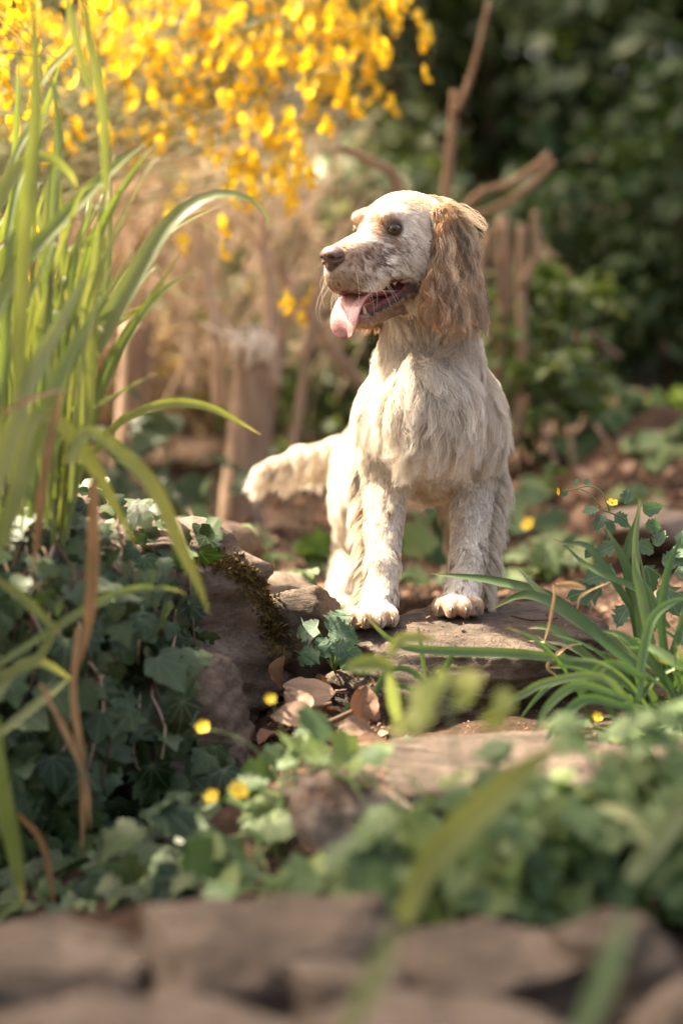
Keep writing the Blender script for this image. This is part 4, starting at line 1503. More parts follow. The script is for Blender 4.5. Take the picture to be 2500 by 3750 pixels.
# ------------------------------------------------------------------ the grass tuft at the right
tuft_base = drop(.40, 2.86)[0]
tuft = thing("grass_tuft", tuft_base, "dense tuft of glossy dark green strap grass leaning over the stones at the right edge", "grass tuft")
T_ = lambda *a, **k: pb(*a, parent=tuft, mat=k.pop('mat', M_tuft), **k)
T_([(2330, 2420), (2150, 2290), (2000, 2180), (1800, 2125), (1570, 2100)], 2.88, 2.98, 34, n=20, dry=.4)
T_([(2400, 2450), (2200, 2330), (2060, 2240), (1960, 2150), (1890, 2075)], 2.86, 2.94, 34, n=18, dry=.4)
T_([(2380, 2480), (2250, 2380), (2110, 2260), (1990, 2195), (1900, 2180), (1790, 2235)], 2.84, 2.92, 40, n=20, dry=.6)
T_([(2300, 2480), (2150, 2430), (1900, 2395), (1640, 2385), (1480, 2370), (1400, 2320), (1320, 2230)], 2.86, 2.84, 34, n=24, dry=.5)
T_([(2190, 2430), (2110, 2370), (2040, 2310), (1980, 2295), (1930, 2302)], 2.86, 2.88, 30, n=16, dry=1)
T_([(2390, 2350), (2280, 2180), (2200, 2060), (2140, 1995), (2060, 1990), (2010, 1968)], 2.90, 2.95, 26, n=20, dry=1)
T_([(2450, 2300), (2350, 2170), (2200, 2100), (2120, 2050), (2060, 1985)], 2.88, 2.92, 22, n=16)
T_([(2350, 2400), (2330, 2200), (2280, 2050), (2215, 1930)], 2.90, 2.93, 34, n=16, dry=.7)
T_([(2340, 2400), (2310, 2200), (2290, 2030), (2330, 1900), (2338, 1825)], 2.91, 2.95, 28, n=16, dry=.4)
T_([(2345, 2400), (2330, 2150), (2325, 1980), (2345, 1825)], 2.89, 2.92, 26, n=16, dry=.7)
T_([(2400, 2450), (2360, 2250), (2330, 2100), (2320, 2020)], 2.85, 2.88, 34, n=14)
T_([(2430, 2450), (2410, 2250), (2340, 2100)], 2.85, 2.88, 28, n=14)
T_([(2460, 2500), (2420, 2300), (2440, 2100), (2500, 1950)], 2.84, 2.86, 30, n=14)
T_([(2420, 2500), (2490, 2300), (2540, 2080)], 2.84, 2.86, 26, n=14)
T_([(2340, 2560), (2350, 2400), (2390, 2260), (2470, 2200), (2530, 2195)], 2.74, 2.80, 32, n=18, dry=.2)
T_([(2330, 2600), (2200, 2480), (2000, 2500), (1900, 2550), (1800, 2600), (1740, 2640)], 2.72, 2.70, 28, n=20)
T_([(2350, 2480), (2230, 2430), (2150, 2500), (2110, 2600)], 2.74, 2.72, 30, n=18)
T_([(2300, 2560), (2120, 2510), (2010, 2580), (1950, 2690)], 2.70, 2.66, 30, n=18)
T_([(2320, 2600), (2150, 2560), (2050, 2640), (1990, 2720)], 2.70, 2.66, 34, n=18)
T_([(2280, 2520), (2160, 2480), (2030, 2500), (1960, 2560), (1890, 2650)], 2.80, 2.80, 18, n=18)
T_([(2350, 2550), (2250, 2480), (2120, 2440), (2005, 2445)], 2.84, 2.86, 28, n=16, dry=1)
T_([(2300, 2560), (2220, 2500), (2100, 2480)], 2.84, 2.86, 26, n=14)
T_([(2480, 2560), (2380, 2420), (2280, 2330), (2200, 2310)], 2.8, 2.82, 34, n=16)
T_([(2540, 2480), (2430, 2400), (2330, 2345)], 2.78, 2.82, 34, n=14)
for k in range(64):
    az = NR.uniform(math.pi * .55, math.pi * 1.75) if k % 3 else NR.uniform(0, 6.28)
    b0 = tuft_base + np.array([NR.normal() * .035 + .01, NR.normal() * .03, 0])
    b0[2] = drop(b0[0], b0[1])[0][2] - .005
    ln = NR.uniform(.10, .26)
    blade(tuft, shoot(b0, az, NR.uniform(.1, .6), ln, NR.uniform(.2, .7)), NR.uniform(.006, .011), M_tuft, n=14, twist=NR.uniform(-1, 1), hint=[NR.normal() * .4, -.7, .7], dry=float(NR.rand() < .35))
for pts, w in (([(2025, 2140), (2030, 2170), (2020, 2230), (1985, 2370)], 12), ([(2140, 2160), (2080, 2140), (2030, 2135)], 26), ([(2040, 2480), (2000, 2440), (2080, 2370), (2180, 2360)], 12), ([(2110, 2230), (2130, 2180), (2240, 2130)], 9)):
    pb(pts, 2.85, 2.86, w, mat=M_dry_blade, parent=tuft, n=14, fold=.8, twist=2, name="dry_blade")


# ------------------------------------------------------------------ leafy herbs
def flower5(name, c, r, nrm_dir, parent, mat=M_yellow):
    """five round petals and a centre"""
    me = leaf_mesh(name + "_petal", [(0, 0), (.22, .22), (.40, .55), (.38, .82), (.20, .98), (0, 1.0)], fold=.1, droop=-.25, seed=1, mat=mat)
    z = nrm(nrm_dir)
    x = nrm(np.cross(z, [.3, .2, 1])); y = np.cross(z, x)
    for k in range(5):
        a = 2 * math.pi * k / 5 + .3
        inst("petal", me, frame_mat(c, z, x * math.cos(a) + y * math.sin(a), r), parent)
    V, F = ICO[3]
    obj("flower_centre", V * r * .22 + np.asarray(c) + z * r * .05, F, M_yellow_mid, parent)


M_yellow_mid = plain_mat("flower_centre", (.55, .30, .02), (.7, .42, .03), .7, 200, .3)


def herb(loc, label, nleaf, spread, hgt, size, mes=HERB_ME, group=None, flowers=(), stems=True, face=.5, name="herb_plant", mat=M_stem, cat="plant", lean=(0, 0)):
    base = drop(loc[0], loc[1])[0]
    t = thing(name, base, label, cat, group)
    for k in range(nleaf):
        a = NR.uniform(0, 2 * math.pi); r = spread * math.sqrt(NR.uniform(.03, 1))
        x, y = base[0] + r * math.cos(a) + lean[0], base[1] + r * math.sin(a) * .8 + lean[1]
        g_ = drop(x, y)[0][2]
        z = g_ + hgt * NR.uniform(.25, 1.0) * (1 - .45 * (r / spread) ** 2)
        p = np.array([x, y, z])
        d = nrm(np.array([math.cos(a), math.sin(a), 0]) + rvec(.5))
        nn_ = nrm(np.array([0, -face, .9]) + rvec(.38))
        inst("leaf", RND.choice(mes), frame_mat(p, nn_, d + np.array([0, 0, -.25]), size * NR.uniform(.65, 1.25)), t)
        if stems:
            b0 = base + np.array([NR.normal() * .012, NR.normal() * .012, -.004])
            mid = (b0 + p) / 2 + np.array([0, 0, hgt * .18]) - d * .008
            solid_stem("stem", bez([b0, mid, p], 8), .0012, .0008, mat, t, 5)
    for (px, py, d, r) in flowers:
        c = at(px, py, d)
        mid = (base + c) / 2 + np.array([.008, 0, .012])
        solid_stem("stem", bez([base, mid, c], 12), .0014, .0009, mat, t, 5)
        flower5("flower", c, r, [NR.normal() * .3, -.8, .6], t)
    return t


# blurred leafy mass in front of the pale slab
FG = [
    (1000, 3080, 2.30, "leafy herb sprawling over the small stone chunk left of the blurred greenery", 8, .05, .05, .034),
    (1330, 3120, 2.22, "leafy herb with broad blurred leaves behind the broad sloping front stone", 22, .065, .085, .030),
    (1640, 3080, 2.14, "tall bushy herb with a pale yellow green shoot rising over the pale slab", 105, .085, .20, .031),
    (1950, 3130, 2.20, "spreading blurred herb in the middle of the front greenery under the wide diagonal blade", 105, .095, .20, .031),
    (2240, 3120, 2.22, "blurred herb behind the rounded upright front stone", 95, .090, .20, .031),
    (2500, 3120, 2.22, "blurred herb cut by the right edge of the photo above the front stones", 90, .085, .20, .031),
    (2090, 2930, 2.38, "low herb creeping along the front edge of the pale slabs at the right", 36, .100, .085, .036),
    (1480, 2960, 2.36, "low herb creeping over the left front of the wide pale slab", 14, .07, .05, .034),
]
for (px, py, d, lb, nl, sp, hg, sz) in FG:
    p = at(px, py, d)
    herb(p, lb, nl, sp, hg, sz, group="blurred herbs in front of the slabs")
# the yellow green shoot
sh = thing("herb_shoot", drop(at(1640, 3000, 2.05)[0], 2.05)[0], "pale yellow green upright shoot, the tallest of the blurred foreground", "plant")
top = at(1640, 2520, 2.05)
solid_stem("stem", bez([wloc(sh), (wloc(sh) + top) / 2 + [.01, 0, 0], top], 12), .002, .0012, M_stem, sh)
M_shoot = leaf_mat("young_leaf", [(.22, .27, .05), (.28, .32, .07), (.34, .35, .08)], rough=.5, trans=.4, noise=40)
SHOOT_ME = [leaf_mesh("young_leaf", LOBED if k else OVATE, fold=.2, droop=.2, wob=.4, seed=k + 80, mat=M_shoot) for k in range(2)]
for (px, py, s) in ((1640, 2500, .030), (1600, 2560, .026), (1700, 2530, .024), (1660, 2590, .028), (1820, 2610, .034), (1480, 2690, .030), (1560, 2660, .030), (1760, 2650, .03)):
    inst("leaf", RND.choice(SHOOT_ME), frame_mat(at(px, py, 2.05), nrm([NR.normal() * .4, -.8, .6]), nrm([NR.normal(), -.2, .5]), s), sh)
# herbs with yellow flowers in the hollow
herb(at(1010, 2960, 2.46), "small buttercup like herb with a yellow flower in front of the ivy hollow", 12, .075, .075, .036, flowers=((872, 2895, 2.40, .0105), (775, 2918, 2.44, .008)), name="flowering_herb")
herb(at(1020, 2830, 2.56), "slender herb with a yellow bud leaning over the left boulder's foot", 7, .05, .05, .034, flowers=((742, 2662, 2.52, .0075), (990, 2560, 2.5, .006)), name="flowering_herb")
herb(at(960, 3160, 2.40), "cluster of broad green leaves in the dark behind the left front stones", 9, .06, .05, .036)
# stalk and leaf that cross the dog's stone, out of focus
st = thing("grass_stalk", drop(at(1450, 2640, 2.5)[0], 2.5)[0], "single thick blurred green stalk standing before the dead leaves and the dog's stone", "grass")
pb([(1452, 2640), (1440, 2560), (1420, 2440)], 2.45, 2.42, 42, mat=M_blade, parent=st, n=10)
pb([(1440, 2450), (1380, 2430), (1290, 2440), (1260, 2450)], 2.42, 2.42, 60, mat=M_blade, parent=st, n=10)
pb([(1430, 2400), (1470, 2340), (1600, 2340)], 2.42, 2.42, 40, mat=M_blade, parent=st, n=10)
sp_ = thing("grass_sprig", drop(at(1560, 2600, 2.86)[0], 2.86)[0], "thin green grass sprig growing before the dark lower face of the dog's stone", "grass")
for pts, w in (([(1360, 2600), (1380, 2520), (1430, 2455), (1500, 2455), (1560, 2510), (1590, 2560)], 22), ([(1250, 2620), (1310, 2560), (1350, 2520)], 24), ([(1400, 2515), (1480, 2515), (1580, 2560)], 18), ([(1560, 2500), (1545, 2400), (1530, 2290)], 16), ([(1610, 2480), (1640, 2430), (1665, 2380)], 22)):
    pb(pts, 2.88, 2.88, w, mat=M_tuft, parent=sp_, n=14)
# near blades that cross the foreground
nb = thing("grass_stalk", drop(.15, 1.95)[0], "wide pale blurred strap leaf slanting up across the front greenery", "grass")
pb([(1480, 3380), (1560, 3180), (1740, 2980), (1960, 2790), (2060, 2730)], 1.96, 2.0, 105, mat=M_blade, parent=nb, n=16)
nb = thing("grass_stalk", drop(.3, 2.0)[0], "blurred arching strap leaf low at the right above the rounded front stone", "grass")
pb([(2300, 3220), (2420, 3060), (2540, 2900)], 2.0, 2.05, 80, mat=M_blade, parent=nb, n=12)
pb([(2380, 3100), (2300, 2990), (2180, 2940)], 2.0, 2.05, 46, mat=M_blade, parent=nb, n=12)
nb = thing("grass_stalk", drop(.05, 1.55)[0], "very blurred olive blade crossing the front stones left of centre bottom", "grass")
pb([(1250, 3850), (1330, 3660), (1410, 3480), (1440, 3360)], 1.50, 1.55, 62, mat=M_blade, parent=nb, n=12)
nb = thing("grass_stalk", drop(.2, 1.55)[0], "very blurred dark green blade crossing the rounded front stone at the lower right", "grass")
pb([(2080, 3850), (2180, 3660), (2260, 3440), (2290, 3320)], 1.52, 1.58, 72, mat=M_tuft, parent=nb, n=12)

# crinkled-leaf plant beside the dog's paw
gb = at(1225, 2370, 2.98)
gp = thing("crinkled_plant", drop(gb[0], gb[1])[0], "small green plant with crinkled scalloped leaves between the upright stone and the dog's paw", "plant")
for (px, py, s, d, ax, nn_) in ((1160, 2300, .034, 2.97, (-.9, -.2, .05), (-.2, -.75, .7)), (1205, 2310, .036, 2.96, (.6, -.2, .3), (.1, -.8, .6)), (1240, 2290, .030, 2.98, (.1, 0, 1), (0, -.9, .4)), (1260, 2320, .024, 2.97, (.9, -.1, .1), (.3, -.8, .5)),
                              (1150, 2380, .030, 2.95, (-.5, -.3, -.4), (-.2, -.8, .6)), (1240, 2355, .034, 2.95, (.5, -.3, -.6), (.2, -.8, .5)), (1270, 2380, .032, 2.95, (.25, -.2, -1), (.2, -.9, .3)), (1200, 2345, .028, 2.96, (-.2, -.4, -.6), (0, -.8, .6)),
                              (1150, 2240, .030, 3.12, (.3, .2, .3), (0, -.6, .8)), (1185, 2350, .02, 2.95, (.4, -.3, -.3), (0, -.7, .7))):
    p = at(px, py, d)
    inst("leaf", RND.choice(GEUM_ME), frame_mat(p, nrm(nn_), nrm(ax), s * .82), gp)
    solid_stem("stem", bez([wloc(gp), (wloc(gp) + p) / 2 + [0, -.004, .006], p], 7), .0012, .0008, M_stem, gp, 5)

# flowering plant behind the grass tuft
fb = at(2400, 2250, 3.02)
fp = thing("flowering_herb", drop(fb[0], fb[1])[0], "green herb with small yellow flowers rising behind the grass tuft at the right", "plant")
TOOTH = [(0, 0), (.16, .05), (.26, .12), (.22, .2), (.36, .30), (.30, .38), (.40, .5), (.30, .56), (.32, .68), (.20, .74), (.16, .86), (.07, .9), (0, 1.0)]
TOOTH_ME = [leaf_mesh("toothed_leaf", TOOTH, fold=.2, droop=.3, wob=.5, seed=k + 90, mat=M_geum) for k in range(3)]
main = [at(2390, 2350, 3.0), at(2350, 2080, 3.0), at(2300, 1920, 3.0), at(2240, 1880, 2.98), at(2200, 1868, 2.97)]
solid_stem("stem", bez(main, 18), .0018, .0010, M_stem, fp)
solid_stem("stem", bez([at(2230, 1870, 2.98), at(2200, 1800, 2.98), at(2150, 1780, 2.98), at(2110, 1790, 2.98), at(2060, 1800, 2.98)], 14), .0011, .0007, M_stem, fp, 5)
solid_stem("stem", bez([at(2200, 1860, 2.98), at(2160, 1810, 2.98), at(2120, 1790, 2.98)], 10), .0010, .0007, M_stem, fp, 5)
flower5("flower", at(2240, 1842, 2.96), .0072, [0, -.6, .8], fp)
flower5("flower", at(2046, 1800, 2.97), .0050, [-.9, -.3, 0], fp)
for (px, py, s, ax) in ((2190, 1868, .022, (-.8, 0, -.1)), (2210, 1885, .024, (-.3, -.2, -.5)), (2250, 1880, .024, (.4, -.2, -.3)), (2285, 1845, .022, (.3, 0, .9)), (2230, 1900, .026, (0, -.3, -.6)), (2350, 1870, .026, (.9, 0, .2)), (2360, 1920, .026, (.9, 0, -.1)),
                        (2100, 1780, .012, (.2, 0, .8)), (2075, 1795, .012, (-.4, 0, -.5)), (2140, 1775, .012, (.5, 0, .7)), (2330, 1990, .030, (.8, -.2, -.1)), (2260, 1995, .032, (-.9, -.2, -.2)), (2360, 2070, .040, (.5, -.2, -.8)), (2250, 2090, .044, (-.9, -.2, -.3)),
                        (2420, 2060, .034, (.8, -.1, .2)), (2450, 2040, .03, (.7, 0, .4)), (2470, 2090, .034, (.6, -.2, -.3)), (2200, 2150, .046, (-.9, -.3, -.2)), (2330, 2130, .04, (-.2, -.3, -.9)), (2420, 2150, .044, (.4, -.3, -.7)), (2490, 2010, .026, (.2, 0, .9)), (2400, 2000, .024, (.3, 0, .8)),
                        (2480, 2180, .04, (.5, -.3, -.6)), (2380, 2200, .04, (.1, -.3, -.9)), (2300, 2220, .036, (-.4, -.3, -.8)), (2180, 2000, .02, (-.6, -.2, -.5))):
    inst("leaf", RND.choice(TOOTH_ME), frame_mat(at(px, py, 3.01), nrm(np.array([0, -.8, .6]) + rvec(.3)), nrm(ax), s), fp)
# low herbs under the tuft on the slab
herb(at(2260, 2640, 2.70), "low green leaves with one small yellow flower under the grass tuft", 16, .07, .022, .024, flowers=((2185, 2625, 2.70, .006),), face=.3, name="ground_herb")
herb(at(2430, 2650, 2.70), "low green leaves at the right edge under the grass tuft", 14, .06, .025, .024, face=.3, name="ground_herb")
herb(at(1545, 2620, 2.84), "tiny green seedling leaves at the foot of the dog's stone", 5, .02, .010, .014, mes=GEUM_ME, face=.3, name="seedling")

# plants on the soil behind the dog
BK = [
    (970, 1985, 3.75, "herb with broad pale green leaves beside the tan stump left of the dog's tail", 10, .065, .035, .050, HERB_ME),
    (1060, 2110, 3.45, "low patch of small fresh green leaves behind the small upright stone", 40, .075, .022, .020, SHRUB_ME),
    (1160, 2090, 3.40, "low green leaves beside the dog's hind paw", 22, .055, .03, .022, SHRUB_ME),
    (1580, 1960, 4.1, "blurred bluish green herb seen between the dog's front legs", 16, .075, .085, .050, HERB_ME),
    (1570, 2110, 3.9, "small blurred green herb low between the dog's front paws", 10, .05, .03, .035, HERB_ME),
    (2010, 2060, 3.9, "blurred green herb right of the dog's front leg with a yellow flower above it", 14, .085, .06, .05, HERB_ME),
    (1900, 1800, 4.3, "blurred green leaves beside the dog's right flank at the foot of the bank", 10, .06, .06, .05, HERB_ME),
    (780, 1900, 3.9, "blurred leaves in the shade between the two tan stumps", 12, .09, .10, .05, HERB_ME),
    (640, 1600, 4.2, "ivy like leaves hanging between the two tan stumps", 18, .11, .24, .05, IVY_ME),
    (400, 1650, 4.2, "blurred leaves left of the left tan stump", 16, .11, .26, .05, IVY_ME),
    (1240, 1930, 4.0, "low blurred leaves behind the dog's tail", 10, .07, .04, .045, HERB_ME),
    (2090, 1590, 4.70, "small leafy plant on the crest of the earth bank nearest the dog", 14, .09, .07, .040, HERB_ME),
    (2290, 1560, 4.85, "blurred leafy plant on the crest of the bank under the dark hedge", 16, .10, .07, .045, HERB_ME),
    (2450, 1690, 4.50, "pale blurred leaves on the slope of the bank at the right edge", 12, .08, .05, .045, HERB_ME),
    (2330, 1850, 4.30, "few blurred leaves low on the brown bank above the fallen branch", 7, .06, .04, .040, HERB_ME),
    (1980, 1760, 4.50, "few blurred leaves halfway down the bank right of the dog's flank", 8, .06, .05, .040, HERB_ME),
    (1500, 2250, 3.30, "small yellow green leaf cluster right behind the dog's left front paw", 5, .02, .015, .025, SHRUB_ME),
]
for (px, py, d, lb, nl, sp, hg, sz, ms) in BK:
    herb(at(px, py, d), lb, nl, sp, hg, sz, mes=ms, name="ground_herb", flowers=((1932, 1920, 3.9, .012),) if px == 2010 else ())
# ------------------------------------------------------------------ broom in flower
bb = at(-330, 1500, 4.35); bb[2] = drop(bb[0], bb[1])[0][2]
broom = thing("broom_bush", bb, "broom bush covered in bright yellow pea flowers filling the upper left", "bush")
M_bloom = leaf_mat("broom_bloom", [(.84, .50, .03), (.89, .62, .05), (.92, .72, .09), (.94, .80, .20)], rough=.5, trans=.4, noise=40, trans_col=(1.1, .95, .5), noise_amt=.15)
M_broom = plain_mat("broom_stem", (.11, .13, .04), (.20, .19, .08), .7, 30)


def pea_flower(seed):
    """standard, two wings and a keel"""
    V, F = [], []
    def patch(fn, nu=5, nv=4):
        o0 = len(V)
        for i in range(nu):
            for k in range(nv): V.append(fn(i / (nu - 1), k / (nv - 1)))
        for i in range(nu - 1):
            for k in range(nv - 1):
                a = o0 + i * nv + k; F.append((a, a + 1, a + nv + 1, a + nv))
    rs = np.random.RandomState(seed); op = rs.uniform(.5, 1.0)
    def std(u, v):
        x = (u - .5) * 2; w = .52 * math.sqrt(max(1 - (1.7 * v - .75) ** 2, .02))
        return (x * w, .12 + .25 * v * op - .18 * x * x, .06 + .92 * v - .1 * abs(x))
    patch(std)
    for s in (1, -1):
        def wing(u, v, s=s):
            w = .26 * math.sin(math.pi * min(max(u, .06), .97)) ** .6
            return (s * (.07 + .16 * v * op + .05 * u), .05 - .85 * u, -.02 - .42 * u + (v - .5) * w * 2)
        patch(wing, 5, 3)
        def keel(u, v, s=s):
            return (s * (.02 + .09 * math.sin(math.pi * v)), .02 - .75 * u, -.12 - .45 * u - .28 * v * math.sin(math.pi * min(u + .1, 1)))
        patch(keel, 4, 3)
    me = mesh_data("pea_flower", V, F)
    me.materials.append(M_bloom)
    return me


PEA = [pea_flower(k) for k in range(4)]
DENS = [  # centre, radii, weight: where the photograph shows blossom
    (620, 130, 560, 150, 1.8), (1150, 120, 330, 150, 3.6), (1380, 200, 230, 240, 4.2), (1450, 340, 180, 180, 3.8), (820, 300, 250, 160, 1.7), (1050, 380, 220, 170, 2.6),
    (380, 330, 260, 140, 2.4), (100, 200, 180, 240, 1.8), (40, 480, 120, 160, 2.4), (1040, 560, 160, 170, 2.6), (1000, 690, 110, 110, 7), (700, 560, 260, 90, .5), (60, 900, 90, 230, 2.4), (90, 1080, 80, 70, 3.5),
    (930, 880, 130, 110, 1.2), (1170, 1060, 50, 100, 5), (1230, 1230, 25, 30, 5), (600, 900, 60, 60, .6), (1060, 960, 60, 50, 2.4), (1280, 560, 120, 160, .6), (300, 560, 100, 80, .4)]
pts, wts = [], np.array([d[4] * d[2] * d[3] for d in DENS]); wts /= wts.sum()
targets = []
rs = np.random.RandomState(41)
for k in range(320):
    d = DENS[rs.choice(len(DENS), p=wts)]
    a = rs.uniform(0, 6.28); r = math.sqrt(rs.uniform(0, 1))
    targets.append((d[0] + r * math.cos(a) * d[2], d[1] + r * math.sin(a) * d[3]))
jst = Join(); extra = Join()
nfl = 0
tops = []
for k, (tx, ty) in enumerate(targets):
    yd = 3.92 + .65 * rs.rand() if tx > 350 else 3.30 + .34 * rs.rand()
    end = at(tx, ty, yd)
    # stems arch from the crown of the bush, upper left, out and down to the blossom
    hx = tx - rs.uniform(80, 520); hy = ty - rs.uniform(-60, 330)
    p1 = at(hx, hy, yd + rs.uniform(-.05, .1))
    p0 = at(-250 + .25 * hx + rs.normal() * 60, 700 + .3 * hy + rs.uniform(-150, 150), 4.3 + rs.normal() * .1)
    c = bez([bb + rvec(.05) * [1, 1, 0], p0, p1, end], 26)
    V, F = tube(c, np.linspace(.0018, .0006, 26), 4, cap=False)
    jst.add(V, F)
    # short green side shoots
    for q in range(2):
        i = rs.randint(13, 25); d = nrm(c[min(i + 1, 25)] - c[i] + rs.normal(size=3) * .012)
        V, F = tube([c[i], c[i] + d * .04, c[i] + d * .08 + [0, 0, -.01]], [.0008, .0007, .0005], 3, cap=False); jst.add(V, F)
    m_ = 3 if ty < 620 else 2
    for q in range(m_):
        i = 25 - int(rs.uniform(0, 1) ** 1.3 * (8 if ty < 620 else 2)) - (0 if q == 0 else 1)
        p = c[max(i, 0)] + rs.normal(size=3) * [.012, .02, .012] + [0, -.012, 0]
        a = rs.uniform(0, 6.28)
        nn_ = nrm(np.array([math.cos(a) * .8, -.5 + math.sin(a) * .6, .25]) + rs.normal(size=3) * .3)
        M = frame_mat(p, [nn_[0] * .2, nn_[1] * .2, 1], -nn_, rs.uniform(.016, .025) * (yd / 4.1))
        if nfl < 300:
            inst("flower", PEA[rs.randint(4)], M, broom); nfl += 1
        else:
            me = PEA[rs.randint(4)]
            V = np.empty(len(me.vertices) * 3, np.float32); me.vertices.foreach_get("co", V)
            A = np.array(M)
            extra.add(V.reshape(-1, 3) @ A[:3, :3].T + A[:3, 3], [tuple(f.vertices) for f in me.polygons])
tag(jst.build("stems", M_broom, broom), kind="stuff")
if extra.n: tag(extra.build("far_flowers", M_bloom, broom), kind="stuff")
# dense old wood and dry twigs inside the bush
for nm, mt, cnt_, rng in (("dry_twigs", M_twig, 420, ((250, 1300), (380, 1250))), ("old_twigs", M_bark_dark, 130, ((-80, 420), (200, 1300)))):
    jj_ = Join()
    for k in range(cnt_):
        x, y = rs.uniform(*rng[0]), rs.uniform(*rng[1])
        d = rs.uniform(4.65, 5.3)
        p = at(x, y, d); ang = rs.normal(1.25, .55); ln = rs.uniform(.12, .38)
        q = np.array([math.cos(ang) * ln, rs.normal() * .06, math.sin(ang) * ln])
        c = bez([p - q * .5, p + rs.normal(size=3) * .02, p + q * .5], 6)
        V, F = tube(c, np.linspace(rs.uniform(.0010, .0026), .0008, 6), 4, cap=False)
        jj_.add(V, F)
    tag(jj_.build(nm, mt, broom), kind="stuff")

# ------------------------------------------------------------------ stumps and saplings behind the dog
M_bark_mid = plain_mat('bark_brown', (.20, .12, .07), (.34, .22, .14), .85, 14, .6, .2, stretch=(3, 3, .6))


def trunk(name, pts, d, w0, w1, mat, label, cat, cut=True, group=None, knobs=()):
    P = [at(x, y, d) for x, y in pts]
    c = bez(P, 16)
    base = c[0].copy()
    t = thing(name, base, label, cat, group)
    s_ = sc(d)
    R = np.linspace(w0, w1, 16) * .5 * s_
    V, F = tube(c, R, 14)
    V = V + nrm(V - V.mean(0)) * (.10 * R.mean() * fbm(V * 30, 3))[:, None]
    obj("trunk", V, F, mat, t)
    for kp in knobs:
        Pk = [at(x, y, d - .01) for x, y in kp[0]]
        V, F = tube(bez(Pk, 10), np.linspace(kp[1], kp[2], 10) * .5 * s_, 8)
        obj("branch", V, F, mat, t)
    return t


trunk("tree_stump", [(470, 1980), (475, 1700), (490, 1450), (500, 1180)], 4.55, 128, 118, M_bark, "pale tan stump, the left one of two behind the strap leaves", "stump")
t = trunk("tree_stump", [(880, 2000), (890, 1780), (910, 1550), (925, 1290)], 4.35, 175, 132, M_bark, "thick pale tan stump with a splintered top left of the dog's tail", "stump")
M_split = plain_mat("split_wood", (.74, .64, .52), (.86, .78, .68), .6, 60, .4)  # wood whitened so the splinters imitate bright blurred glints
for k in range(26):
    x, y = NR.uniform(850, 990), NR.uniform(1265, 1310)
    p = at(x, y, 4.35 + NR.normal() * .03)
    V, F = tube([p - [0, 0, .02], p + [NR.normal() * .012, -.005, .018], p + [NR.normal() * .03, -.01, NR.uniform(.02, .06)]], [.006, .004, .001], 5)
    obj("splinter", V, F, M_split, t)
trunk("sapling", [(1000, 1420), (985, 1150), (975, 950), (960, 780)], 4.5, 62, 40, M_twig, "straight pale sapling stem rising behind the splintered stump", "sapling", knobs=(([(985, 1000), (930, 880), (860, 800)], 26, 14),))
trunk("sapling", [(1060, 1700), (1110, 1400), (1150, 1150), (1180, 980)], 4.3, 46, 26, M_bark, "slanting tan sapling stem between the splintered stump and the dog's neck", "sapling")
trunk("sapling", [(1330, 1420), (1200, 1260), (1080, 1080), (1010, 950)], 4.7, 50, 34, M_bark, "tan stem leaning left behind the dog's tongue", "sapling")
trunk("sapling", [(800, 1500), (790, 1200), (760, 1000), (730, 820)], 4.4, 55, 30, M_twig, "pair of pale straight stems left of the splintered stump", "sapling", knobs=(([(790, 1250), (745, 1000), (700, 840)], 30, 18),))
trunk("sapling", [(950, 1720), (985, 1500), (1030, 1250), (1075, 1050)], 4.6, 60, 30, M_bark, "brown stem slanting right just behind the splintered stump", "sapling")
trunk("sapling", [(1625, 760), (1640, 620), (1655, 480), (1665, 330)], 4.6, 40, 34, M_bark_mid, "upright brown stem with a stubby cut top above the dog's head", "sapling", knobs=(([(1660, 420), (1700, 340), (1740, 220), (1790, 0)], 26, 14),))
trunk("sapling", [(1480, 740), (1440, 640), (1360, 590), (1240, 545)], 4.4, 46, 26, M_bark, "bent tan branch arching left above the dog's forehead", "sapling")
trunk("sapling", [(1560, 1100), (1720, 740), (1850, 680), (1960, 610), (2010, 560)], 4.7, 32, 24, M_bark_mid, "long tan branch slanting up to the right beside the dog's ear", "sapling", knobs=(([(1700, 800), (1820, 760), (1940, 680), (2030, 590)], 30, 24),))
trunk("sapling", [(1830, 1650), (1840, 1300), (1850, 1000), (1840, 790)], 4.75, 74, 46, M_bark, "cluster of tan cut stems with broken tops right of the dog's ear", "sapling", knobs=(([(1790, 1250), (1760, 1000), (1780, 860)], 40, 26), ([(1845, 1100), (1800, 900), (1795, 820)], 34, 20)))
trunk("sapling", [(1900, 1600), (1910, 1250), (1905, 1000), (1910, 820)], 4.7, 50, 32, M_bark, "straight tan cut stem, the rightmost of the upright ones beside the dog", "sapling", knobs=(([(1905, 1050), (1960, 930), (1955, 770)], 36, 24),))
trunk("sapling", [(2020, 1420), (2080, 1240), (2120, 1130), (2140, 1060)], 4.9, 40, 26, M_bark, "short brown stem leaning right among the small leaved shrub", "sapling", knobs=(([(2060, 1280), (2150, 1230), (2230, 1210)], 26, 14), ([(2150, 1230), (2220, 1270), (2270, 1310)], 24, 20)))
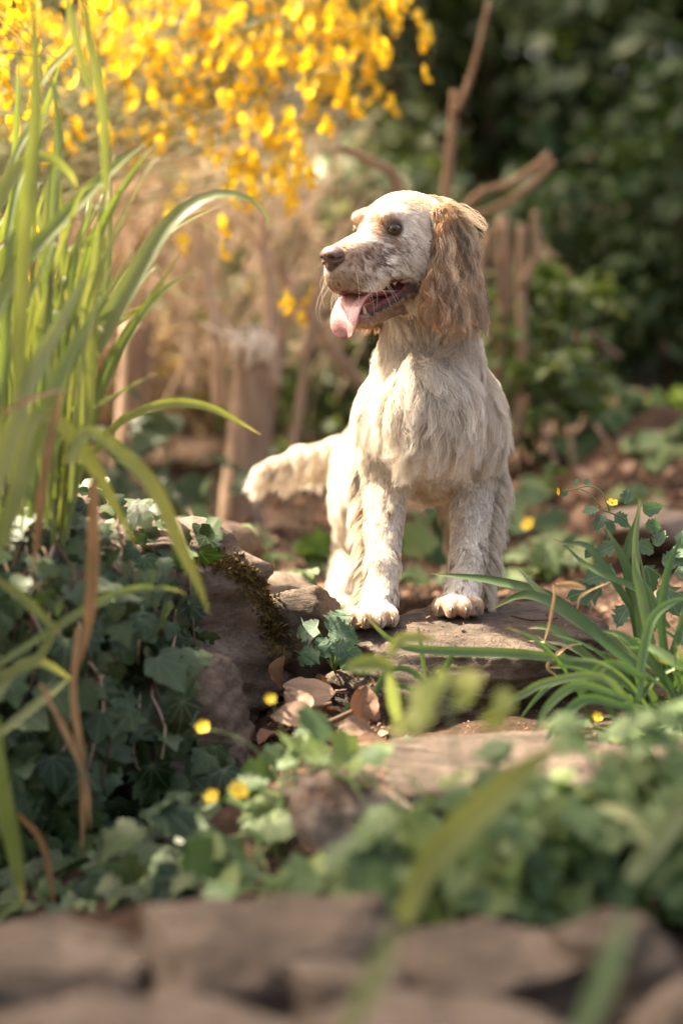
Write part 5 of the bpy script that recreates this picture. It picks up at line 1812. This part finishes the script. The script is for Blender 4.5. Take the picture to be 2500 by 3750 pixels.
# fallen log and roots on the bank
lg = thing("fallen_log", at(2420, 1930, 4.05), "grey brown fallen branch lying on the bank at the right edge", "log")
V, F = tube(bez([at(2300, 1960, 4.0), at(2400, 1935, 4.05), at(2560, 1945, 4.1)], 12), np.linspace(.016, .024, 12), 10)
obj("trunk", V + .004 * fbm(V * 40, 3)[:, None], F, M_bark_dark, lg)
RT = [([(1990, 1560), (2010, 1640), (2050, 1740)], 26), ([(2080, 1560), (2100, 1700), (2110, 1800)], 26), ([(2180, 1560), (2230, 1640), (2250, 1720)], 22), ([(2420, 1580), (2370, 1680), (2320, 1800)], 26), ([(2360, 1700), (2360, 1800), (2350, 1880)], 18), ([(1830, 1680), (1890, 1600), (1930, 1450)], 40), ([(2440, 1640), (2480, 1700), (2540, 1780)], 24)]
rt = thing("root_tangle", at(2160, 1750, 4.6), "thin bare roots and stems hanging over the brown earth bank at the right", "roots")
for pts_, w in RT:
    V, F = tube(bez([at(x, y, 4.55) for x, y in pts_], 10), np.linspace(w, w * .5, 10) * .5 * sc(4.5), 7)
    obj("root", V, F, M_bark if w < 30 else M_bark_dark, rt)


# ------------------------------------------------------------------ shrubs and the hedge
def foliage(name, center, rad, count, size, mat, label, cat="bush", seed=0, trunk_mat=M_bark_dark, group=None, ground=None, clumps=26, mes=OVATE, hollow=.45):
    """a bush: a trunk with limbs, and a crown of separate leaves gathered in clumps"""
    rs_ = np.random.RandomState(seed)
    c = np.asarray(center, float); rad = np.asarray(rad, float)
    gz = ground if ground is not None else float(ground_z(c[0], c[1]))
    t = thing(name, np.array([c[0], c[1], gz]), label, cat, group)
    # clumps over the crown
    cl = []
    for k in range(clumps):
        d = nrm(rs_.normal(size=3)); r = rs_.uniform(hollow, 1) ** .6
        cl.append(c + d * r * rad * .9)
    cl = np.array(cl)
    jl = Join()
    own = rs_.randint(clumps, size=count)
    rr_ = rad.mean() * .36
    off = nrm(rs_.normal(size=(count, 3))) * (rs_.rand(count, 1) ** .45) * rr_
    P = cl[own] + off
    P[:, 2] = np.maximum(P[:, 2], gz + .02)
    out_ = nrm(nrm(off) + nrm(P - c) * .5)
    nn_ = nrm(out_ * .6 + np.array([0, 0, .7]) + rs_.normal(size=(count, 3)) * .45)
    ax = rs_.normal(size=(count, 3)) + out_ * .8 + np.array([0, 0, -.5])
    ax = nrm(ax - nn_ * (ax * nn_).sum(1, keepdims=True)); sd = np.cross(ax, nn_)
    s_ = (size * rs_.uniform(.6, 1.3, count))[:, None]
    # six-point leaf, folded on its midrib
    q = [P, P + (ax * .3 + sd * .27 + nn_ * .06) * s_, P + (ax * .68 + sd * .22 + nn_ * .05) * s_, P + ax * s_ - nn_ * .08 * s_, P + (ax * .68 - sd * .22 + nn_ * .05) * s_, P + (ax * .3 - sd * .27 + nn_ * .06) * s_]
    V = np.stack(q, 1).reshape(-1, 3)
    b_ = np.arange(count)[:, None] * 6
    F = np.vstack([b_ + [[0, 1, 2, 3]], b_ + [[0, 3, 4, 5]]])
    o = obj("crown", V, F, mat, t)
    sh = np.clip(rs_.rand(count) * .7 + rs_.rand(clumps)[own] * .3, 0, 1)
    color_attr(o.data, "tint", np.repeat(np.stack([sh, sh, sh], 1), 6, 0))
    o['kind'] = "stuff"
    jt = Join()
    base = np.array([c[0], c[1], gz - .03])
    for k in range(min(clumps, 9)):
        mid = base * .45 + cl[k] * .55 + rs_.normal(size=3) * rad * .08
        Vt, Ft = tube(bez([base + rs_.normal(size=3) * .03 * rad.mean() * [1, 1, 0], mid, cl[k]], 9), np.linspace(.022, .006, 9) * rad.mean(), 6, cap=False)
        jt.add(Vt, Ft)
    jt.build("trunk", trunk_mat, t)
    return t


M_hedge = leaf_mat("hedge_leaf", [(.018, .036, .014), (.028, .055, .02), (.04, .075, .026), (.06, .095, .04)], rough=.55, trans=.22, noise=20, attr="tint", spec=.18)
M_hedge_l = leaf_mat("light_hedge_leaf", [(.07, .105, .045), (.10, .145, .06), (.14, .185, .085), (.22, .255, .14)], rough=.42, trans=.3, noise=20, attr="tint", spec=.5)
M_shrub = leaf_mat("shrub_leaf", [(.06, .11, .03), (.09, .15, .04), (.13, .19, .05), (.20, .24, .10)], rough=.4, trans=.35, noise=20, attr="tint")
M_olive = leaf_mat("olive_leaf", [(.24, .18, .09), (.34, .25, .14), (.46, .34, .20), (.56, .43, .27)], rough=.6, trans=.3, noise=20, attr="tint", trans_col=(1.2, 1.1, .6))  # tan lightened so the brush imitates the warm haze glow

HG = "tall dark evergreen hedge"
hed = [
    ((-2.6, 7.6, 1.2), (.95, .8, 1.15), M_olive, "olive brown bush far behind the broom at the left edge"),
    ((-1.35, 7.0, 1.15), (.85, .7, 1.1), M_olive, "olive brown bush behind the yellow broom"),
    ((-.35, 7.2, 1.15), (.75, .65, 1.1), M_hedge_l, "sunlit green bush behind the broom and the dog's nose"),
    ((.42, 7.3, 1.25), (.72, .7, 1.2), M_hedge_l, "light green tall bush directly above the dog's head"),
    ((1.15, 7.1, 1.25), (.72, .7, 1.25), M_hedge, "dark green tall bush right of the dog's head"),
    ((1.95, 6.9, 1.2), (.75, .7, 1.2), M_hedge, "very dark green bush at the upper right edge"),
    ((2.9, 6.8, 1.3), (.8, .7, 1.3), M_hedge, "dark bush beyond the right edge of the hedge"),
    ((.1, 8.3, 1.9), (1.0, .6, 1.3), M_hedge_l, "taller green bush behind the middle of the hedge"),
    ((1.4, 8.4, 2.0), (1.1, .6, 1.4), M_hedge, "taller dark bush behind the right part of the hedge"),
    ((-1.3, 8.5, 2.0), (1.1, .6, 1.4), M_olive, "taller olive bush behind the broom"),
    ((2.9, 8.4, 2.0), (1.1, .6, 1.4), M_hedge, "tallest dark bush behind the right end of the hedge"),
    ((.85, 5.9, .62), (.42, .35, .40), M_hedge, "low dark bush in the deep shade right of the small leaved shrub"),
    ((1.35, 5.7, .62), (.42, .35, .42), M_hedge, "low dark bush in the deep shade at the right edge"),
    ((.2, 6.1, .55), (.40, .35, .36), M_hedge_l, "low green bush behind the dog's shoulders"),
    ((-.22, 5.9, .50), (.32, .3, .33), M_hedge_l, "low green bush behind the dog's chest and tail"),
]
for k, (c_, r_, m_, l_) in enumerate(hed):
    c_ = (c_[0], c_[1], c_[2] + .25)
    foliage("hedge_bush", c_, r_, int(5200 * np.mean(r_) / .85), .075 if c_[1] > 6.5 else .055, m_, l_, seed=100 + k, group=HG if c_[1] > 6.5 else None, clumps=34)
# small-leaved shrub right of the dog
foliage("small_leaf_shrub", at(1900, 1290, 4.85), (.19, .14, .20), 900, .034, M_shrub, "small leaved green shrub growing among the cut stems right of the dog", seed=131, clumps=22, hollow=.2)
foliage("small_leaf_shrub", at(2080, 1060, 4.8), (.16, .10, .06), 260, .034, M_shrub, "thin leafy branch of a shrub reaching up and right beside the cut stems", seed=132, clumps=12, hollow=.1)
foliage("small_leaf_shrub", at(1990, 1430, 4.7), (.16, .10, .08), 420, .034, M_shrub, "low bright leaved shrub on top of the earth bank right of the dog", seed=133, clumps=14, hollow=.1)
foliage("small_leaf_shrub", at(2420, 1560, 4.9), (.14, .12, .05), 200, .038, M_shrub, "low leafy shrub on the bank at the right edge", seed=134, clumps=10, hollow=.1)
# dry brush between the broom and the hedge, pale in place of haze
foliage("dry_brush", at(480, 900, 5.5), (.42, .25, .48), 1300, .045, M_olive, "dry tan brush, lightened like warm haze, behind the broom stems", seed=141, clumps=44, trunk_mat=M_twig)
foliage("dry_brush", at(60, 900, 5.2), (.40, .25, .55), 2200, .05, M_olive, "dry olive tan brush behind the broom at the left edge", seed=143, clumps=30, trunk_mat=M_twig)
foliage("dry_brush", at(1150, 1500, 5.2), (.25, .2, .22), 700, .045, M_hedge_l, "loose green brush behind the tan stump and the dog's tail", seed=142, clumps=18, trunk_mat=M_twig)

# ------------------------------------------------------------------ unseen leaf crowns and a bush, added to cast shade
M_shade_crown = leaf_mat("shade_crown_leaf", [(.03, .06, .02), (.05, .09, .03), (.07, .12, .04)], rough=.45, trans=.3, noise=20, attr="tint")


def add_shade_crown(c, r, count, seed, label, tx, size=.12):
    foliage("tree", c, r, count, size, M_shade_crown, label, "tree", seed=seed, clumps=40, hollow=.1)


add_shade_crown((-2.4, 2.5, 4.0), (1.2, 1.0, .5), 5200, 201, "unseen leaf crown added to shade the front stones", 0, .15)
add_shade_crown((-1.72, 3.58, 4.0), (.28, .17, .15), 1100, 205, "unseen small leaf crown added to shade the pale slabs", 0, .10)
add_shade_crown((-1.45, 7.1, 4.7), (.70, .55, .4), 2600, 202, "unseen leaf crown added to shade the low bushes at the right", 0)
add_shade_crown((.15, 8.2, 4.8), (1.1, .55, .4), 3600, 203, "unseen leaf crown added to shade the upper right hedge", 0)
add_shade_crown((-2.85, 3.6, 4.0), (.33, .25, .2), 1200, 206, "unseen small leaf crown added to shade the ivy hollow", 0, .10)
add_shade_crown((-1.8, 5.48, 4.2), (.68, .48, .25), 3200, 207, "unseen leaf crown added to shade the earth bank", 0, .12)
foliage("shade_bush", (-.95, 2.95, .55), (.28, .42, .36), 3200, .06, M_hedge, "unseen leafy bush added left of the ivy boulder to shade the ivy", seed=204, clumps=40, hollow=.1)  # bush out of view, added to keep sun off the ivy
# ------------------------------------------------------------------ dead leaves, twigs, crumbs
def dead_leaf_mesh(seed, curl):
    rs_ = np.random.RandomState(seed)
    half = np.array(BEECH)
    n, m = 14, 9
    yy = np.linspace(0, 1.0, n); w = np.interp(yy, half[:, 1], half[:, 0])
    V = []
    for i, y in enumerate(yy):
        for k in range(m):
            u = (k / (m - 1) - .5) * 2
            x = u * w[i] * (1 + .05 * math.sin(y * 40) * abs(u))
            # side veins give a corrugation
            vein = .010 * math.sin((y - abs(x) * .55) * 50) * abs(u)
            z = curl * x * x * 1.6 + vein + .10 * curl * math.sin(y * 3.1 + rs_.rand()) + .05 * float(perlin(np.array([x * 3 + seed, y * 3, .5]))) - .03 * math.exp(-(x / .03) ** 2)
            V.append((x, y, z))
    F = [(i * m + k, i * m + k + 1, (i + 1) * m + k + 1, (i + 1) * m + k) for i in range(n - 1) for k in range(m - 1)]
    o0 = len(V)
    Vt, Ft = tube([(0, .02, 0), (0, -.12, .01), (.02, -.25, .03)], [.012, .010, .008], 5)
    V = np.vstack([np.array(V), Vt]); F += [tuple(i + o0 for i in f) for f in Ft]
    me = mesh_data("dead_leaf", V, F); me.materials.append(M_dryleaf)
    return me


DEAD = [dead_leaf_mesh(k, (-.35, .5, .8, -.7, .3)[k]) for k in range(5)]


def dead(px, py, d, size, ax, nn_, label, k=0, group=None, lift=.004):
    p = at(px, py, d)
    g_, _ = drop(p[0], p[1], p[2] + .05)
    if abs(g_[2] - p[2]) > .04: g_ = p
    o = inst("dead_leaf", DEAD[k], frame_mat(p, nrm(nn_), nrm(ax), size), None)
    return tag(o, label, "dead leaf", group)


dead(1228, 2535, 2.90, .0640, (-1, .05, .12), (.1, -.62, .75), "large pale brown beech leaf lying below the small upright stone", 0)
dead(1310, 2650, 2.86, .0500, (.35, -.1, 1.0), (.25, -.85, .3), "curled orange brown leaf standing against the foot of the dog's stone", 2)
dead(1385, 2640, 2.87, .030, (-.2, 0, 1.0), (.6, -.75, .3), "small folded pale leaf beside the curled orange brown one", 3)
dead(1160, 2640, 2.83, .0560, (-1, .1, .2), (.0, -.6, .8), "dark crumpled brown leaf below the large pale brown leaf", 1)
dead(1135, 2600, 2.84, .046, (-.6, .3, .5), (-.3, -.7, .6), "dark brown leaf tucked under the left boulder's edge", 3)
dead(1230, 2680, 2.80, .048, (1, .0, .1), (.1, -.6, .8), "brown folded leaf on the litter above the pale slab's corner", 2)
dead(1040, 2400, 2.95, .042, (.25, .1, -1), (-.8, -.6, .2), "narrow russet leaf hanging between the boulder and the upright stone", 2)
dead(1300, 2720, 2.76, .040, (1, .2, -.1), (.1, -.5, .9), "rust brown leaf fragment beside the pale slab's corner", 1)
dead(1190, 2745, 2.74, .036, (-.6, .5, 0), (.1, -.4, .9), "orange brown leaf fragment lowest in the litter", 0)
GL_ = "small dead leaves in the litter"
for k in range(46):
    x, y = NR.uniform(1000, 1400), NR.uniform(2540, 3000)
    if x > 1180 and y > 2720: continue
    p, n = seen(x, y, TREES)
    if p is None or p[1] > 3.1 or p[1] < 2.3: continue
    o = inst("dead_leaf", DEAD[k % 5], frame_mat(p + n * .004, nrm(n + rvec(.35)), rvec(1), NR.uniform(.018, .040)), None)
    tag(o, "small brown dead leaf in the litter between the boulder and the pale slab", "dead leaf", GL_)
GB = "dead leaves on the soil behind the dog"
for k in range(95):
    x, y = NR.uniform(880, 2480), NR.uniform(1640, 2260)
    p, n = seen(x, y, TREES[:1])
    if p is None or p[1] < 3.3 or p[1] > 5: continue
    o = inst("dead_leaf", DEAD[k % 5], frame_mat(p + n * .004, nrm(n + rvec(.3)), rvec(1), NR.uniform(.03, .055)), None)
    tag(o, "blurred brown dead leaf on the bare soil behind the dog", "dead leaf", GB)


def twig(pts, d, w, label, mat=M_bark_dark):
    V, F = tube(bez([at(x, y, d) for x, y in pts], 10), np.linspace(w, w * .7, 10) * .5 * sc(d), 7)
    o = obj("twig", V + .0006 * fbm(V * 200, 2)[:, None], F, mat)
    tag(o, label, "twig")


twig([(1195, 2650), (1240, 2630), (1290, 2605)], 2.84, 26, "thick grey broken twig lying in the dead leaves", M_bark_dark)
twig([(1140, 2595), (1180, 2585), (1215, 2575)], 2.88, 22, "short reddish twig under the large pale brown leaf", M_bark_dark)
twig([(1225, 2530), (1250, 2527), (1268, 2525)], 2.90, 6, "thin pale leaf stalk beside the dark gap of the stones", M_twig)
twig([(1870, 2252), (1930, 2268), (1985, 2270), (2040, 2262)], 3.06, 10, "thin dry twig lying on top of the dog's stone", M_bark_dark)
twig([(1275, 2300), (1320, 2290), (1375, 2292)], 3.0, 26, "dark bark fragment beside the dog's left paw", M_bark_dark)
twig([(1690, 2305), (1710, 2318)], 3.0, 14, "small reddish bark chip on the front edge of the dog's stone", M_bark)
twig([(1560, 2268), (1575, 2258)], 3.04, 16, "tiny dark bark crumb on the dog's stone between the paws", M_bark_dark)
# crumbs of bark, soil and leaf
jl = Join()
def crumb(p, n, s):
    a = nrm(rvec(1) - n * np.dot(rvec(1), n)); b_ = np.cross(n, a)
    t_ = NR.uniform(.2, .6)
    q = [p + a * s, p + b_ * s * t_, p - a * s * .8, p - b_ * s * t_, p + n * s * .5]
    jl.add(q, [(0, 1, 4), (1, 2, 4), (2, 3, 4), (3, 0, 4)], np.array([.16, .085, .05]) * NR.uniform(.5, 1.9))
for k in range(2600):
    if k % 3: x, y = NR.uniform(980, 1420), NR.uniform(2480, 3020)
    else: x, y = NR.uniform(1230, 2200), NR.uniform(2240, 2700)
    p, n = seen(x, y, TREES)
    if p is None or n[2] < .55 or p[1] > 3.4: continue
    crumb(p + n * .001, n, NR.uniform(.0015, .006) if k % 3 else NR.uniform(.001, .0035))
for k in range(2200):
    x, y = NR.uniform(850, 2500), NR.uniform(1620, 2280)
    p, n = seen(x, y, TREES[:1])
    if p is None or p[1] > 5.2 or p[1] < 3.25: continue
    crumb(p + n * .001, n, NR.uniform(.004, .014))
tag(jl.build("leaf_litter", plain_mat("litter", (.9, .9, .9), (1, 1, 1), .85, 60, attr="tint")), "crumbs of bark, soil and broken leaves scattered between the stones", None, None, "stuff")
# moss along the top right edge of the boulder
jm = Join()
for k in range(900):
    t_ = NR.rand()
    x = np.interp(t_, [0, .35, .7, 1], [760, 900, 985, 1010]) + NR.normal() * 24; y = np.interp(t_, [0, .35, .7, 1], [2040, 2100, 2220, 2420]) + NR.normal() * 22
    p, n = seen(x, y, TREES)
    if p is None or p[1] > 3.2: continue
    for q in range(2):
        d = nrm(n + rvec(.6)); s = NR.uniform(.004, .010); w_ = nrm(np.cross(d, rvec(1))) * s * .22
        jm.add([p - w_, p + w_, p + d * s], [(0, 1, 2)], np.array([.15, .10, .025]) * NR.uniform(.5, 1.5))
tag(jm.build("moss", plain_mat("moss", (.9, .9, .9), (1, 1, 1), .9, 60, attr="tint")), "golden brown moss growing along the right edge of the ivy boulder", None, None, "stuff")
